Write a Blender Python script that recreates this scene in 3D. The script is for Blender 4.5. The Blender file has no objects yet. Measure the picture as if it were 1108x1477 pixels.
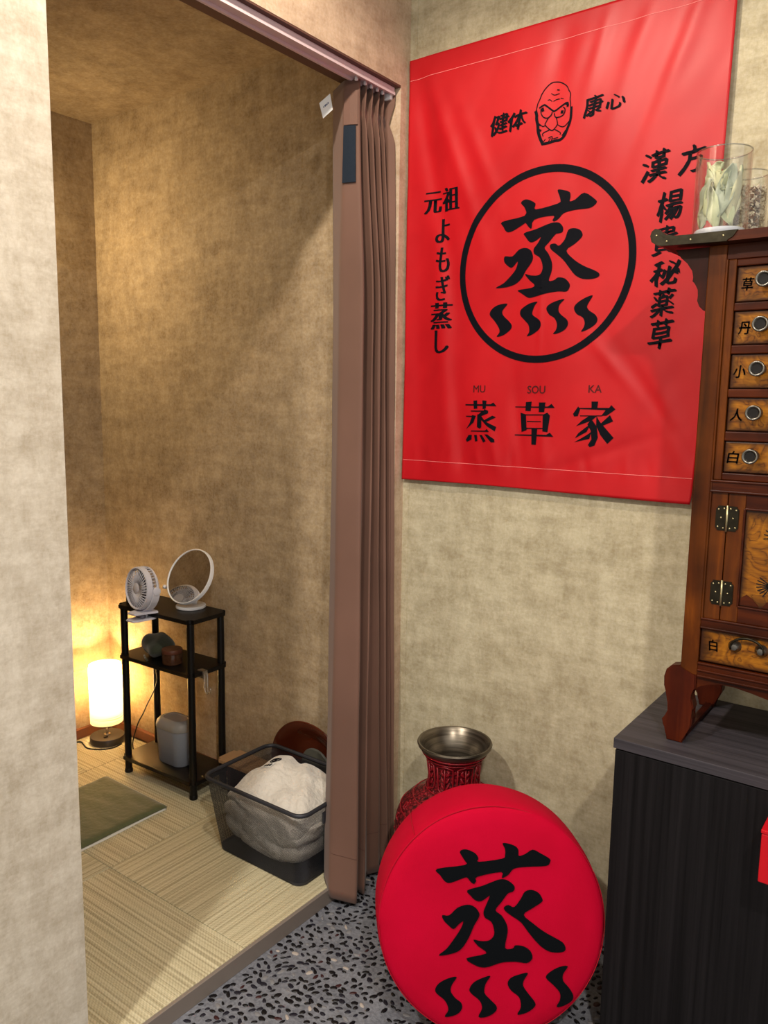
import bpy, bmesh, math, random
from mathutils import Vector, Matrix, noise
from mathutils.geometry import tessellate_polygon
PI = math.pi
C = bpy.context.scene.collection
R_ = random.Random(7)

# ---------------------------------------------------------------- camera
cd = bpy.data.cameras.new('camera'); cam = bpy.data.objects.new('camera', cd); C.objects.link(cam)
cd.sensor_fit = 'HORIZONTAL'; cd.sensor_width = 36.0; cd.lens = 1138.74 * 36.0 / 1108.0
cd.clip_start = 0.05
r = Vector((0.802101, 0.597018, 0.014284)); u = Vector((-0.093835, 0.102374, 0.99031)); f = Vector((-0.589771, 0.795669, -0.138135))
cam.matrix_world = Matrix(((r.x, u.x, -f.x, 1.34197), (r.y, u.y, -f.y, -1.90418), (r.z, u.z, -f.z, 1.40), (0, 0, 0, 1)))
bpy.context.scene.camera = cam

# ---------------------------------------------------------------- world, lights, exposure
w = bpy.data.worlds.new('world'); bpy.context.scene.world = w; w.use_nodes = True
w.node_tree.nodes['Background'].inputs[0].default_value = (1.0, 0.95, 0.88, 1)
w.node_tree.nodes['Background'].inputs[1].default_value = 0.86
vs = bpy.context.scene.view_settings
vs.view_transform = 'Standard'; vs.look = 'None'; vs.gamma = 1.0; vs.exposure = 0.12; vs.use_curve_mapping = False
bpy.context.scene.cycles.use_denoising = True
bpy.context.scene.cycles.max_bounces = 8

def light(name, kind, loc, energy, color, size=0.1, target=None, spot=None, blend=0.3):
    d = bpy.data.lights.new(name, kind); d.energy = energy; d.color = color
    if kind == 'AREA': d.shape = 'DISK'; d.size = size
    else: d.shadow_soft_size = size
    if spot: d.spot_size = math.radians(spot); d.spot_blend = blend
    o = bpy.data.objects.new(name, d); C.objects.link(o); o.location = loc
    t = Vector(target) if target else Vector(loc) - Vector((0, 0, 1))
    o.rotation_euler = (t - Vector(loc)).to_track_quat('-Z', 'Y').to_euler()
    return o
WARM = (1.0, 0.86, 0.70); NEUT = (1.0, 0.93, 0.84)
light('ceiling_spot_light', 'SPOT', (0.40, -0.95, 2.70), 48, WARM, 0.03, spot=150, blend=0.3)
light('ceiling_downlight', 'AREA', (0.42, -2.25, 2.70), 44, NEUT, 0.10)
light('ceiling_downlight', 'AREA', (1.90, -2.10, 2.70), 50, NEUT, 0.10)  # added unseen lamp that brightens the lintel and the pier
light('inner_wall_light', 'AREA', (-1.34, -0.62, 2.02), 5.2, (1.0, 0.74, 0.40), 0.10, target=(-1.0, -0.044, 1.75))
LAMP_AT = (-1.315, -0.150)
light('table_lamp_bulb', 'POINT', (LAMP_AT[0], LAMP_AT[1], 0.30), 15.0, (1.0, 0.66, 0.30), 0.025)

# ---------------------------------------------------------------- helpers
def srgb(h):
    v = [int(h[i:i+2], 16) / 255 for i in (0, 2, 4)]
    return tuple((c / 12.92 if c <= 0.04045 else ((c + 0.055) / 1.055) ** 2.4) for c in v) + (1,)

class NT:
    def __init__(s, name, rough=0.5, metal=0.0, col=None, **kw):
        s.m = bpy.data.materials.new(name); s.m.use_nodes = True
        s.n = s.m.node_tree.nodes; s.l = s.m.node_tree.links
        s.b = s.n['Principled BSDF']; s.b.inputs['Roughness'].default_value = rough; s.b.inputs['Metallic'].default_value = metal
        if col: s.b.inputs['Base Color'].default_value = col
        s.b.inputs['Specular IOR Level'].default_value = 0.28
        for k, v in kw.items(): s.b.inputs[k.replace('_', ' ')].default_value = v
    def node(s, t, **kw):
        n = s.n.new(t)
        for k, v in kw.items():
            if k in n.inputs: n.inputs[k].default_value = v
            else: setattr(n, k, v)
        return n
    def coords(s, scale=(1, 1, 1), rot=(0, 0, 0), kind='Object'):
        tc = s.node('ShaderNodeTexCoord'); mp = s.node('ShaderNodeMapping')
        mp.inputs['Scale'].default_value = scale; mp.inputs['Rotation'].default_value = rot
        s.l.new(tc.outputs[kind], mp.inputs[0]); return mp.outputs[0]
    def noise(s, vec, scale, detail=4, rough=0.5, dist=0.0):
        n = s.node('ShaderNodeTexNoise', Scale=scale, Detail=detail, Roughness=rough, Distortion=dist); s.l.new(vec, n.inputs['Vector']); return n.outputs['Fac']
    def ramp(s, fac, stops):
        n = s.node('ShaderNodeValToRGB'); e = n.color_ramp.elements
        while len(e) < len(stops): e.new(0.5)
        for i, (p, c) in enumerate(stops): e[i].position = p; e[i].color = c
        s.l.new(fac, n.inputs[0]); return n.outputs[0]
    def mix(s, fac, a, b, mode='MIX'):
        n = s.node('ShaderNodeMix', data_type='RGBA', blend_type=mode)
        for i, x in ((0, fac), (6, a), (7, b)):
            if isinstance(x, (int, float)): n.inputs[i].default_value = x
            elif isinstance(x, tuple): n.inputs[i].default_value = x
            else: s.l.new(x, n.inputs[i])
        return n.outputs[2]
    def bump(s, h, strength=0.3, dist=0.002):
        n = s.node('ShaderNodeBump', Strength=strength, Distance=dist); s.l.new(h, n.inputs['Height']); s.l.new(n.outputs[0], s.b.inputs['Normal'])
    def base(s, o): s.l.new(o, s.b.inputs['Base Color'])

def plain(name, hexcol, rough=0.5, metal=0.0, bump=None, var=0.0, **kw):
    t = NT(name, rough, metal, srgb(hexcol), **kw)
    if var or bump:
        v = t.coords(); nf = t.noise(v, 14 if not bump else bump[0], 4)
        if var: t.base(t.mix(nf, tuple(c * (1 - var) for c in srgb(hexcol)[:3]) + (1,), tuple(min(1, c * (1 + var)) for c in srgb(hexcol)[:3]) + (1,)))
        if bump: t.bump(nf, bump[1], bump[2])
    return t.m

def plaster(name, a, b, c):
    t = NT(name, 0.75); v = t.coords()
    n1 = t.noise(v, 3.2, 7, 0.66, 0.3); n2 = t.noise(v, 11, 6, 0.7, 0.2); n3 = t.noise(v, 120, 3, 0.6)
    n4 = t.noise(t.coords((1, 1, 0.45)), 26, 6, 0.75); n6 = t.noise(t.coords((0.4, 0.4, 1.2)), 20, 6, 0.75)
    base = t.ramp(n1, [(0.36, srgb(a)), (0.50, srgb(b)), (0.66, srgb(c))])
    base = t.mix(0.45, base, t.ramp(n2, [(0.38, srgb(a)), (0.62, srgb(c))]))
    base = t.mix(0.36, base, t.ramp(n4, [(0.42, srgb(a)), (0.57, srgb(c))]))
    base = t.mix(0.32, base, t.ramp(n6, [(0.42, srgb(a)), (0.60, srgb(c))]))
    base = t.mix(0.10, base, t.ramp(n3, [(0.3, srgb(a)), (0.7, (1, 1, 1, 1))]))
    t.base(base); t.bump(n3, 0.3, 0.001); return t.m

M = {}
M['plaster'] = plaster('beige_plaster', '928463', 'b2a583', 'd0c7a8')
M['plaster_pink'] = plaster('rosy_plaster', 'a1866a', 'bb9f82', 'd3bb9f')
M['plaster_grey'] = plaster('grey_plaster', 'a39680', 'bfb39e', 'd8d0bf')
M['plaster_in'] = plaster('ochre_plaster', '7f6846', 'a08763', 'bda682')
M['brown_wood'] = plain('reddish_brown_wood', '6f4531', 0.45, var=0.15)
M['frame_brown'] = plain('brown_frame', '5d4038', 0.5)
M['track'] = plain('pinkish_aluminium', 'd2bfc4', 0.4, 0.0)
M['trim'] = plain('grey_brown_trim', '8a8078', 0.42, 0.25)
M['black'] = plain('black_laminate', '0c0a09', 0.42, bump=(40, 0.1, 0.001))
M['black_plastic'] = plain('black_plastic', '0c0b0a', 0.4)
M['ink'] = plain('black_ink', '080a12', 0.7, Specular_IOR_Level=0.1)
M['felt'] = plain('black_felt', '070a0e', 0.95, bump=(900, 0.5, 0.001), Specular_IOR_Level=0.1)
M['ink_red'] = plain('dark_red_ink', '4a0c0e', 0.6)
M['thread'] = plain('pale_thread', 'f08080', 0.6)
M['white_plastic'] = plain('white_plastic', 'e8e8ea', 0.32)
M['lavender'] = plain('lavender_white_plastic', 'd3d2dc', 0.38)
M['grey_blade'] = plain('grey_blade', '6a6874', 0.5)
M['chrome'] = plain('chrome', 'd8d8d8', 0.15, 1.0)
M['steel'] = plain('brushed_steel', '77736c', 0.33, 1.0, var=0.1)
M['brass'] = plain('aged_brass', '2c281f', 0.38, 0.85, var=0.6, bump=(60, 0.2, 0.002))
M['brass_light'] = plain('light_brass', 'b9ad86', 0.35, 0.9)
M['basket'] = plain('charcoal_wire', '3a3b41', 0.45, 0.4)
M['bin'] = plain('blue_grey_plastic', '878c96', 0.45)
M['bin_lid'] = plain('grey_plastic_lid', '8b8782', 0.4)
M['label'] = plain('white_label', 'e6e6e4', 0.6)
M['blue_ink'] = plain('blue_ink', '3a4f86', 0.6)
M['velcro'] = plain('navy_strap', '1b2430', 0.9, bump=(500, 0.6, 0.001))
M['basin'] = plain('brown_gloss_plastic', '52200f', 0.22, Coat_Weight=0.4)
M['basin_grey'] = plain('grey_plastic', '5c5a50', 0.35)
M['oak'] = plain('light_oak', 'a9855f', 0.5, var=0.12)
M['cement'] = None

t = NT('tatami_weave', 0.62)
v = t.coords((0.6, 118, 1)); n1 = t.noise(v, 1.0, 3, 0.7)
v2 = t.coords((150, 330, 1)); n2 = t.noise(v2, 1.0, 2, 0.5)
wv = t.node('ShaderNodeTexWave', Scale=1.0, Distortion=0.0, wave_type='BANDS', bands_direction='Y'); t.l.new(t.coords((1, 78, 1)), wv.inputs['Vector'])
wx = t.node('ShaderNodeTexWave', Scale=1.0, Distortion=1.5, wave_type='BANDS', bands_direction='DIAGONAL'); t.l.new(t.coords((62, 62, 1)), wx.inputs['Vector'])
b0 = t.ramp(n1, [(0.28, srgb('82775a')), (0.43, srgb('a39a7e')), (0.52, srgb('cec6a6')), (0.68, srgb('e6e0c4'))])
b1 = t.mix(0.25, b0, t.ramp(n2, [(0.3, srgb('6f6347')), (0.62, srgb('cfc39c'))]))
b2 = t.mix(0.16, b1, t.ramp(wx.outputs['Fac'], [(0.25, srgb('736647')), (0.6, srgb('dacfaa'))]))
n5 = t.noise(t.coords(), 3.0, 3); b2 = t.mix(0.12, b2, t.ramp(n5, [(0.3, srgb('8d8368')), (0.7, srgb('d6c9a4'))]))
t.base(b2)
h = t.mix(0.5, wv.outputs['Fac'], n2); t.bump(h, 0.55, 0.0015); M['tatami'] = t.m

t = NT('grey_cement', 0.9); v = t.coords(); n = t.noise(v, 110, 6, 0.65); n2 = t.noise(v, 16, 5)
t.base(t.mix(0.4, t.ramp(n, [(0.3, srgb('474a54')), (0.7, srgb('8a8e98'))]), t.ramp(n2, [(0.3, srgb('55575e')), (0.7, srgb('82848a'))])))
t.bump(n, 0.9, 0.003); M['cement'] = t.m
for k, hx, ro in (('black', '0c0c11', 0.35), ('navy', '191924', 0.4), ('grey', '77777a', 0.6), ('red', '34181a', 0.4), ('pale', 'a39a93', 0.65)):
    M['peb_' + k] = plain(k + '_pebble', hx, ro, var=0.25)

t = NT('red_satin', 0.5); v = t.coords(); n = t.noise(v, 420, 2)
nb = t.noise(v, 5, 3); t.base(t.ramp(nb, [(0.35, srgb('b0101a')), (0.7, srgb('c01820'))]))
t.bump(n, 0.12, 0.0006); t.b.inputs['Roughness'].default_value = 0.42; M['satin'] = t.m
t = NT('crimson_canvas', 0.85, Specular_IOR_Level=0.1); v = t.coords(); n = t.noise(v, 600, 2); nb = t.noise(v, 7, 4)
t.base(t.ramp(nb, [(0.3, srgb('ab0024')), (0.75, srgb('b8002b'))])); t.bump(n, 0.3, 0.0008); M['canvas'] = t.m
M['red_box'] = plain('red_lacquer_box', 'b8101c', 0.4)

t = NT('brown_curtain', 0.7, Sheen_Weight=0.15); v = t.coords((1, 1, 0.02)); n = t.noise(v, 900, 2)
v = t.coords(); nb = t.noise(v, 3, 3); t.base(t.ramp(nb, [(0.3, srgb('664a3e')), (0.7, srgb('745548'))])); t.bump(n, 0.15, 0.0006); M['curtain'] = t.m

def wood(name, a, b, c, axis=2, scale=6, rough=0.36, coat=0.06):
    t = NT(name, rough, Coat_Weight=coat, Specular_IOR_Level=0.13); s = [scale * 5] * 3; s[axis] = scale * 0.35
    v = t.coords(tuple(s)); n = t.noise(v, 1.0, 6, 0.6, 0.6)
    v2 = t.coords(); n2 = t.noise(v2, 9, 4, 0.5)
    col = t.ramp(n, [(0.28, srgb(a)), (0.5, srgb(b)), (0.72, srgb(c))])
    col = t.mix(0.35, col, t.ramp(n2, [(0.3, srgb(a)), (0.75, srgb(c))])); t.base(col); t.bump(n, 0.12, 0.001); return t.m
M['chest_v'] = wood('chestnut_upright', '1c0801', '4a1f05', '7a400a', 2)
M['chest_h'] = wood('chestnut_rail', '150501', '371002', '5e2706', 0)
M['chest_dark'] = wood('dark_mahogany', '120401', '2a0a03', '431305', 2)
M['chest_leg'] = wood('mahogany_leg', '1a0502', '3a0e04', '5a220a', 2)
t = NT('amber_burl', 0.36, Coat_Weight=0.05, Specular_IOR_Level=0.2); v = t.coords((1, 1, 1.3)); n = t.noise(v, 9, 2, 0.5, 2.6)
ln = t.ramp(n, [(0.0, srgb('74420b')), (0.40, srgb('8c520a')), (0.450, srgb('5f3008')), (0.463, srgb('1c0902')), (0.476, srgb('5f3008')), (0.60, srgb('9c6212')), (0.648, srgb('74420b')), (0.66, srgb('240d04')), (0.672, srgb('824c0c')), (1.0, srgb('8f5c0a'))])
n2 = t.noise(t.coords((1, 1, 9)), 40, 4, 0.6); col = t.mix(0.35, ln, t.ramp(n2, [(0.3, srgb('532a08')), (0.7, srgb('9d6818'))]))
gc = t.node('ShaderNodeTexCoord'); sx = t.node('ShaderNodeSeparateXYZ'); t.l.new(gc.outputs['Generated'], sx.inputs[0]); ed = []
for ax in (0, 2):                                   # burnt, darker stain round the edges of every panel
    a_ = t.node('ShaderNodeMath', operation='SUBTRACT'); t.l.new(sx.outputs[ax], a_.inputs[0]); a_.inputs[1].default_value = 0.5
    b_ = t.node('ShaderNodeMath', operation='ABSOLUTE'); t.l.new(a_.outputs[0], b_.inputs[0]); ed.append(b_.outputs[0])
mx = t.node('ShaderNodeMath', operation='MAXIMUM'); t.l.new(ed[0], mx.inputs[0]); t.l.new(ed[1], mx.inputs[1])
ef = t.ramp(mx.outputs[0], [(0.34, (0, 0, 0, 1)), (0.49, (1, 1, 1, 1))])
t.base(t.mix(ef, col, srgb('2b1205'))); M['burl'] = t.m
M['groove'] = plain('carved_black', '0d0806', 0.6)
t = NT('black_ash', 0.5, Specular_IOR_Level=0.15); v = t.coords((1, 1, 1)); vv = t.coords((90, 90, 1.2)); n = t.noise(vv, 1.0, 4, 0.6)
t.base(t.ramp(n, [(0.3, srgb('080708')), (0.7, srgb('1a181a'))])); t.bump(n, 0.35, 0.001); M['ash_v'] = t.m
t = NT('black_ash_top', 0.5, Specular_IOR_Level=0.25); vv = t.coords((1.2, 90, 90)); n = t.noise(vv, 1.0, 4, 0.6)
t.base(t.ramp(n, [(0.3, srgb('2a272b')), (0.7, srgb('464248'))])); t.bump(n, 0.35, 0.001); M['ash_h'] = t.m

t = NT('carved_lacquer', 0.35, Coat_Weight=0.3); v = t.coords()
vo = t.node('ShaderNodeTexVoronoi', Scale=85.0, feature='DISTANCE_TO_EDGE'); t.l.new(v, vo.inputs['Vector'])
n = t.noise(v, 70, 4, 0.6, 1.5); hh = t.mix(0.5, vo.outputs['Distance'], n)
t.base(t.ramp(hh, [(0.20, srgb('10050a')), (0.30, srgb('520a12')), (0.44, srgb('8c1c28'))])); t.bump(hh, 1.0, 0.006); M['lacquer'] = t.m
M['lacquer_ridge'] = plain('lacquer_ridge', '86141f', 0.3, Coat_Weight=0.3, bump=(120, 0.4, 0.002))
t = NT('vase_metal', 0.3, 0.85); v = t.coords((1, 1, 26)); n = t.noise(v, 6, 4, 0.6)
t.base(t.ramp(n, [(0.3, srgb('4d463d')), (0.7, srgb('857c6e'))])); M['vase_metal'] = t.m

def thin_glass(name, tint, base, edge, rough):
    m = bpy.data.materials.new(name); m.use_nodes = True; n = m.node_tree.nodes; l = m.node_tree.links; n.remove(n['Principled BSDF'])
    tr = n.new('ShaderNodeBsdfTransparent'); tr.inputs[0].default_value = tint; g = n.new('ShaderNodeBsdfGlossy'); g.inputs['Roughness'].default_value = rough
    lw_ = n.new('ShaderNodeLayerWeight'); lw_.inputs[0].default_value = 0.28; mr = n.new('ShaderNodeMapRange'); mr.inputs[3].default_value = base; mr.inputs[4].default_value = edge
    l.new(lw_.outputs['Facing'], mr.inputs[0]); mx_ = n.new('ShaderNodeMixShader'); l.new(mr.outputs[0], mx_.inputs[0]); l.new(tr.outputs[0], mx_.inputs[1]); l.new(g.outputs[0], mx_.inputs[2])
    l.new(mx_.outputs[0], n['Material Output'].inputs[0]); return m
M['glass'] = thin_glass('glass', (0.965, 0.975, 0.97, 1), 0.025, 0.55, 0.03)
M['clear'] = thin_glass('clear_plastic', (0.86, 0.86, 0.86, 1), 0.35, 0.9, 0.25)
M['glass_rim'] = thin_glass('glass_rim', (0.9, 0.92, 0.91, 1), 0.35, 0.95, 0.06)
t = NT('brown_glass', 0.06, IOR=1.45); t.b.inputs['Transmission Weight'].default_value = 0.5; t.b.inputs['Base Color'].default_value = (0.12, 0.05, 0.025, 1); M['brown_glass'] = t.m
M['mirror'] = plain('mirror_glass', 'f2f4f4', 0.01, 1.0)
for k, a, b in (('leaf_a', 'b4b892', 'd6d8b6'), ('leaf_b', 'a0a68f', 'c9ccb8'), ('leaf_c', 'c6c198', 'e4deb8')):
    t = NT(k, 0.7); n = t.noise(t.coords(), 45, 4); t.base(t.ramp(n, [(0.3, srgb(a)), (0.7, srgb(b))])); t.bump(n, 0.5, 0.003); M[k] = t.m
M['chip_a'] = plain('pale_root_chip', 'ecdcc6', 0.8); M['chip_b'] = plain('brown_root_chip', '8f6b50', 0.8)
M['olive'] = plain('olive_velour', '565a3a', 0.85, bump=(55, 0.5, 0.004), var=0.18, Sheen_Weight=0.4)
M['olive_dark'] = plain('dark_olive_velour', '34382a', 0.85, bump=(90, 0.3, 0.003), Sheen_Weight=0.3)
M['white_cloth'] = plain('white_cloth', 'd6d4cc', 0.85)
M['fleece'] = plain('cream_fleece', 'd2ccc2', 0.95, bump=(60, 0.9, 0.008), var=0.08, Sheen_Weight=0.5)

t = NT('lamp_paper', 0.8); v = t.coords((3, 3, 150)); n = t.noise(v, 1.0, 3, 0.6, 0.8)
t.base(t.ramp(n, [(0.30, srgb('b9a87e')), (0.42, srgb('efe6cc'))]))
tl = t.node('ShaderNodeBsdfTranslucent'); t.l.new(t.ramp(n, [(0.30, srgb('d9c48f')), (0.42, srgb('fff4da'))]), tl.inputs[0])
ms = t.node('ShaderNodeMixShader'); ms.inputs[0].default_value = 0.7
t.l.new(t.b.outputs[0], ms.inputs[1]); t.l.new(tl.outputs[0], ms.inputs[2]); t.l.new(ms.outputs[0], t.n['Material Output'].inputs[0]); M['paper'] = t.m
t = NT('bulb', 0.3); t.b.inputs['Emission Color'].default_value = (1, 0.72, 0.38, 1); t.b.inputs['Emission Strength'].default_value = 30; M['bulb'] = t.m
t = NT('downlight_glow', 0.3); t.b.inputs['Emission Color'].default_value = (1, 0.9, 0.78, 1); t.b.inputs['Emission Strength'].default_value = 6; M['glow'] = t.m

# ---- objects
def link(name, me, parent=None, mat=None, smooth=False):
    if mat is not None: me.materials.append(mat)
    if smooth:
        for p in me.polygons: p.use_smooth = True
    o = bpy.data.objects.new(name, me); C.objects.link(o)
    if parent: o.parent = parent
    return o
def fromdata(name, V, F, mat, parent=None, smooth=False, loc=None):
    me = bpy.data.meshes.new(name); me.from_pydata([tuple(v) for v in V], [], F); me.update()
    o = link(name, me, parent, mat, smooth)
    if loc: o.location = loc
    return o
def frombm(name, bm, mat, parent=None, smooth=False):
    bmesh.ops.recalc_face_normals(bm, faces=bm.faces)
    me = bpy.data.meshes.new(name); bm.to_mesh(me); bm.free()
    return link(name, me, parent, mat, smooth)
def tag(o, label=None, cat=None, group=None, kind=None):
    if label: o['label'] = label
    if cat: o['category'] = cat
    if group: o['group'] = group
    if kind: o['kind'] = kind
    return o
def empty(name, loc, label, cat, group=None, rz=0):
    o = bpy.data.objects.new(name, None); C.objects.link(o); o.location = loc; o.rotation_euler = (0, 0, rz); o.empty_display_size = 0.05
    return tag(o, label, cat, group)
def addbox(bm, x0, x1, y0, y1, z0, z1, bev=0.0, seg=2, mat=None):
    b = bmesh.new(); bmesh.ops.create_cube(b, size=1)
    for v in b.verts: v.co = Vector(((x0 + x1) / 2 + v.co.x * (x1 - x0), (y0 + y1) / 2 + v.co.y * (y1 - y0), (z0 + z1) / 2 + v.co.z * (z1 - z0)))
    if bev: bmesh.ops.bevel(b, geom=b.edges[:], offset=bev, segments=seg, affect='EDGES', profile=0.5)
    if mat is not None: bmesh.ops.transform(b, matrix=mat, verts=b.verts)
    me = bpy.data.meshes.new('tmp'); b.to_mesh(me); b.free(); bm.from_mesh(me); bpy.data.meshes.remove(me)
def box(name, x0, x1, y0, y1, z0, z1, mat, parent=None, bev=0.0, seg=2, rm=None):
    bm = bmesh.new(); addbox(bm, x0, x1, y0, y1, z0, z1, bev, seg, rm); return frombm(name, bm, mat, parent)
def lathe_data(prof, n=40, cx=0, cy=0, close=False):
    V = []; F = []
    for (rr, z) in prof:
        for k in range(n):
            a = 2 * PI * k / n; V.append((cx + rr * math.cos(a), cy + rr * math.sin(a), z))
    for i in range(len(prof) - 1):
        for k in range(n):
            F.append((i * n + k, i * n + (k + 1) % n, (i + 1) * n + (k + 1) % n, (i + 1) * n + k))
    if prof[0][0] > 1e-6: F.append(tuple(range(n))[::-1])
    if prof[-1][0] > 1e-6 and not close: F.append(tuple((len(prof) - 1) * n + k for k in range(n)))
    return V, F
def lathe(name, prof, mat, parent=None, n=40, smooth=True, cx=0, cy=0, cap=True, mt=None):
    bm = bmesh.new(); V, F = lathe_data(prof, n, cx, cy)
    if not cap: F = [q for q in F if len(q) == 4]
    vs_ = [bm.verts.new(v) for v in V]
    for q in F:
        try: bm.faces.new([vs_[i] for i in q])
        except ValueError: pass
    bmesh.ops.remove_doubles(bm, verts=bm.verts, dist=1e-6)
    if mt is not None: bmesh.ops.transform(bm, matrix=mt, verts=bm.verts)
    o = frombm(name, bm, mat, parent, smooth)
    if smooth: sharp(o)
    return o
def sharp(o, deg=38):
    me = o.data; bm = bmesh.new(); bm.from_mesh(me)
    for e in bm.edges:
        if len(e.link_faces) == 2 and e.calc_face_angle(0) > math.radians(deg): e.smooth = False
    bm.to_mesh(me); bm.free()
def tube_to(bm, pts, rad, n=8, cap=True):
    pts = [Vector(p) for p in pts]; rads = rad if isinstance(rad, (list, tuple)) else [rad] * len(pts)
    rings = []; prev = None
    for i, p in enumerate(pts):
        d = (pts[min(i + 1, len(pts) - 1)] - pts[max(i - 1, 0)]).normalized()
        if prev is None: a = d.orthogonal().normalized()
        else: a = (prev - d * prev.dot(d)).normalized()
        prev = a; b = d.cross(a)
        rings.append([bm.verts.new(p + (a * math.cos(2 * PI * k / n) + b * math.sin(2 * PI * k / n)) * rads[i]) for k in range(n)])
    for i in range(len(rings) - 1):
        for k in range(n): bm.faces.new((rings[i][k], rings[i][(k + 1) % n], rings[i + 1][(k + 1) % n], rings[i + 1][k]))
    if cap: bm.faces.new(rings[0][::-1]); bm.faces.new(rings[-1])
def tube(name, pts, rad, mat, parent=None, n=8):
    bm = bmesh.new(); tube_to(bm, pts, rad, n); return frombm(name, bm, mat, parent, True)
def smoothline(pts, k=4, closed=False):
    P = [Vector(p) for p in pts]; n = len(P); out = []
    rng = range(n) if closed else range(n - 1)
    for i in rng:
        p1, p2 = P[i], P[(i + 1) % n]
        p0 = P[(i - 1) % n] if closed or i > 0 else p1
        p3 = P[(i + 2) % n] if closed or i < n - 2 else p2
        for j in range(k):
            t_ = j / k; out.append(0.5 * ((2 * p1) + (p2 - p0) * t_ + (2 * p0 - 5 * p1 + 4 * p2 - p3) * t_ ** 2 + (3 * p1 - p0 - 3 * p2 + p3) * t_ ** 3))
    if not closed: out.append(P[-1])
    return out
def refine(bm, maxlen):
    for _ in range(5):
        es = [e for e in bm.edges if e.calc_length() > maxlen]
        if not es: break
        bmesh.ops.subdivide_edges(bm, edges=es, cuts=1); bmesh.ops.triangulate(bm, faces=bm.faces)
def prism(name, poly, y0, y1, mat, parent=None, bev=0.0, plane='XZ', smooth=False):
    """outline in XZ (or YZ) extruded between two depths"""
    bm = bmesh.new(); f3 = (lambda a, b, d: (a, d, b)) if plane == 'XZ' else (lambda a, b, d: (d, a, b)) if plane == 'YZ' else (lambda a, b, d: (a, b, d))
    va = [bm.verts.new(f3(a, b, y0)) for a, b in poly]; vb = [bm.verts.new(f3(a, b, y1)) for a, b in poly]; n = len(poly)
    fa = bm.faces.new(va); fb = bm.faces.new(vb[::-1])
    for i in range(n): bm.faces.new((va[i], vb[i], vb[(i + 1) % n], va[(i + 1) % n]))
    if bev: bmesh.ops.bevel(bm, geom=list(fa.edges) + list(fb.edges), offset=bev, segments=2, affect='EDGES')
    bmesh.ops.triangulate(bm, faces=[q for q in bm.faces if len(q.verts) > 4])
    return frombm(name, bm, mat, parent, smooth)
def flat_polys(name, polys, fn, mat, parent, maxlen=0.02):
    """filled 2D outlines laid on a surface by fn(x, z) -> 3D point"""
    bm = bmesh.new()
    for poly in polys:
        tr = tessellate_polygon([[Vector((a, b, 0)) for a, b in poly]])
        vv = [bm.verts.new((a, b, 0)) for a, b in poly]
        for t3 in tr:
            try: bm.faces.new([vv[i] for i in t3])
            except ValueError: pass
    refine(bm, maxlen)
    for q in bm.faces:
        if q.normal.z < 0: q.normal_flip()
    for v in bm.verts: v.co = Vector(fn(v.co.x, v.co.y))
    me = bpy.data.meshes.new(name); bm.to_mesh(me); bm.free(); return link(name, me, parent, mat)
def round_poly(poly, k=3): return [(p.x, p.y) for p in smoothline([(a, b, 0) for a, b in poly], k, True)]
def stroke_poly(pts, wd):
    """a polyline of constant width as overlapping quads"""
    P = [Vector((a, b)) for a, b in pts]; out = []
    for i in range(len(P) - 1):
        d = (P[i + 1] - P[i])
        if d.length < 1e-6: continue
        d = d.normalized(); n = Vector((-d.y, d.x)) * wd / 2; a = P[i] - d * wd * 0.25; b = P[i + 1] + d * wd * 0.25
        out.append([tuple(a + n), tuple(a - n), tuple(b - n), tuple(b + n)])
    return out
_dg = bpy.context.evaluated_depsgraph_get
def glyph(name, s, w_, h_, fn, mat, parent, bold=0.02, shear=0.0, maxlen=0.02, pen='round', thin=0.0):
    """lettering from the built-in font, scaled to w x h and laid on a surface by fn"""
    cu = bpy.data.curves.new('glyph', 'FONT'); cu.body = s; cu.offset = thin if bold > 0 else bold; cu.shear = shear; cu.resolution_u = 3
    o = bpy.data.objects.new('glyph', cu); C.objects.link(o); bpy.context.view_layer.update()
    me = bpy.data.meshes.new_from_object(o.evaluated_get(_dg())); bpy.data.objects.remove(o); bpy.data.curves.remove(cu)
    bm = bmesh.new(); bm.from_mesh(me); bpy.data.meshes.remove(me)
    xs = [v.co.x for v in bm.verts]; ys = [v.co.y for v in bm.verts]
    x0, x1, y0, y1 = min(xs), max(xs), min(ys), max(ys)
    for v in bm.verts: v.co = Vector(((v.co.x - (x0 + x1) / 2) / (x1 - x0) * w_, (v.co.y - (y0 + y1) / 2) / (y1 - y0) * h_, 0))
    bmesh.ops.triangulate(bm, faces=bm.faces); refine(bm, maxlen)
    if pen == 'slant':                              # hand-brushed feel: rising strokes and a little wobble
        for v in bm.verts:
            q = Vector((v.co.x / w_ * 2.2, v.co.y / h_ * 2.2, ord(s[0]) * 0.37)); v.co.y += 0.13 * v.co.x + 0.05 * h_ * noise.noise(q); v.co.x += 0.06 * w_ * noise.noise(q + Vector((4, 7, 1)))
    if bold > 0:                                    # heavier strokes: shifted copies laid over each other
        src = bpy.data.meshes.new('tmp'); bm.to_mesh(src); bm.clear()
        for dx, dy in {'round': ((0, 0), (1, 0.35), (-1, -0.35), (0.5, 0.8), (-0.5, -0.8)), 'upright': ((0, 0), (-1.6, 0), (1.6, 0), (-0.8, 0), (0.8, 0)), 'slant': ((0, 0), (1.0, -0.75), (-1.0, 0.75), (0.5, -0.38), (-0.5, 0.38))}[pen]:
            n0 = len(bm.verts); bm.from_mesh(src); bm.verts.ensure_lookup_table()
            for v in bm.verts[n0:]: v.co.x += dx * bold * w_ * 1.2; v.co.y += dy * bold * w_ * 1.2
        bpy.data.meshes.remove(src)
    for v in bm.verts: v.co = Vector(fn(v.co.x, v.co.y))
    me = bpy.data.meshes.new(name); bm.to_mesh(me); bm.free(); return link(name, me, parent, mat)
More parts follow.
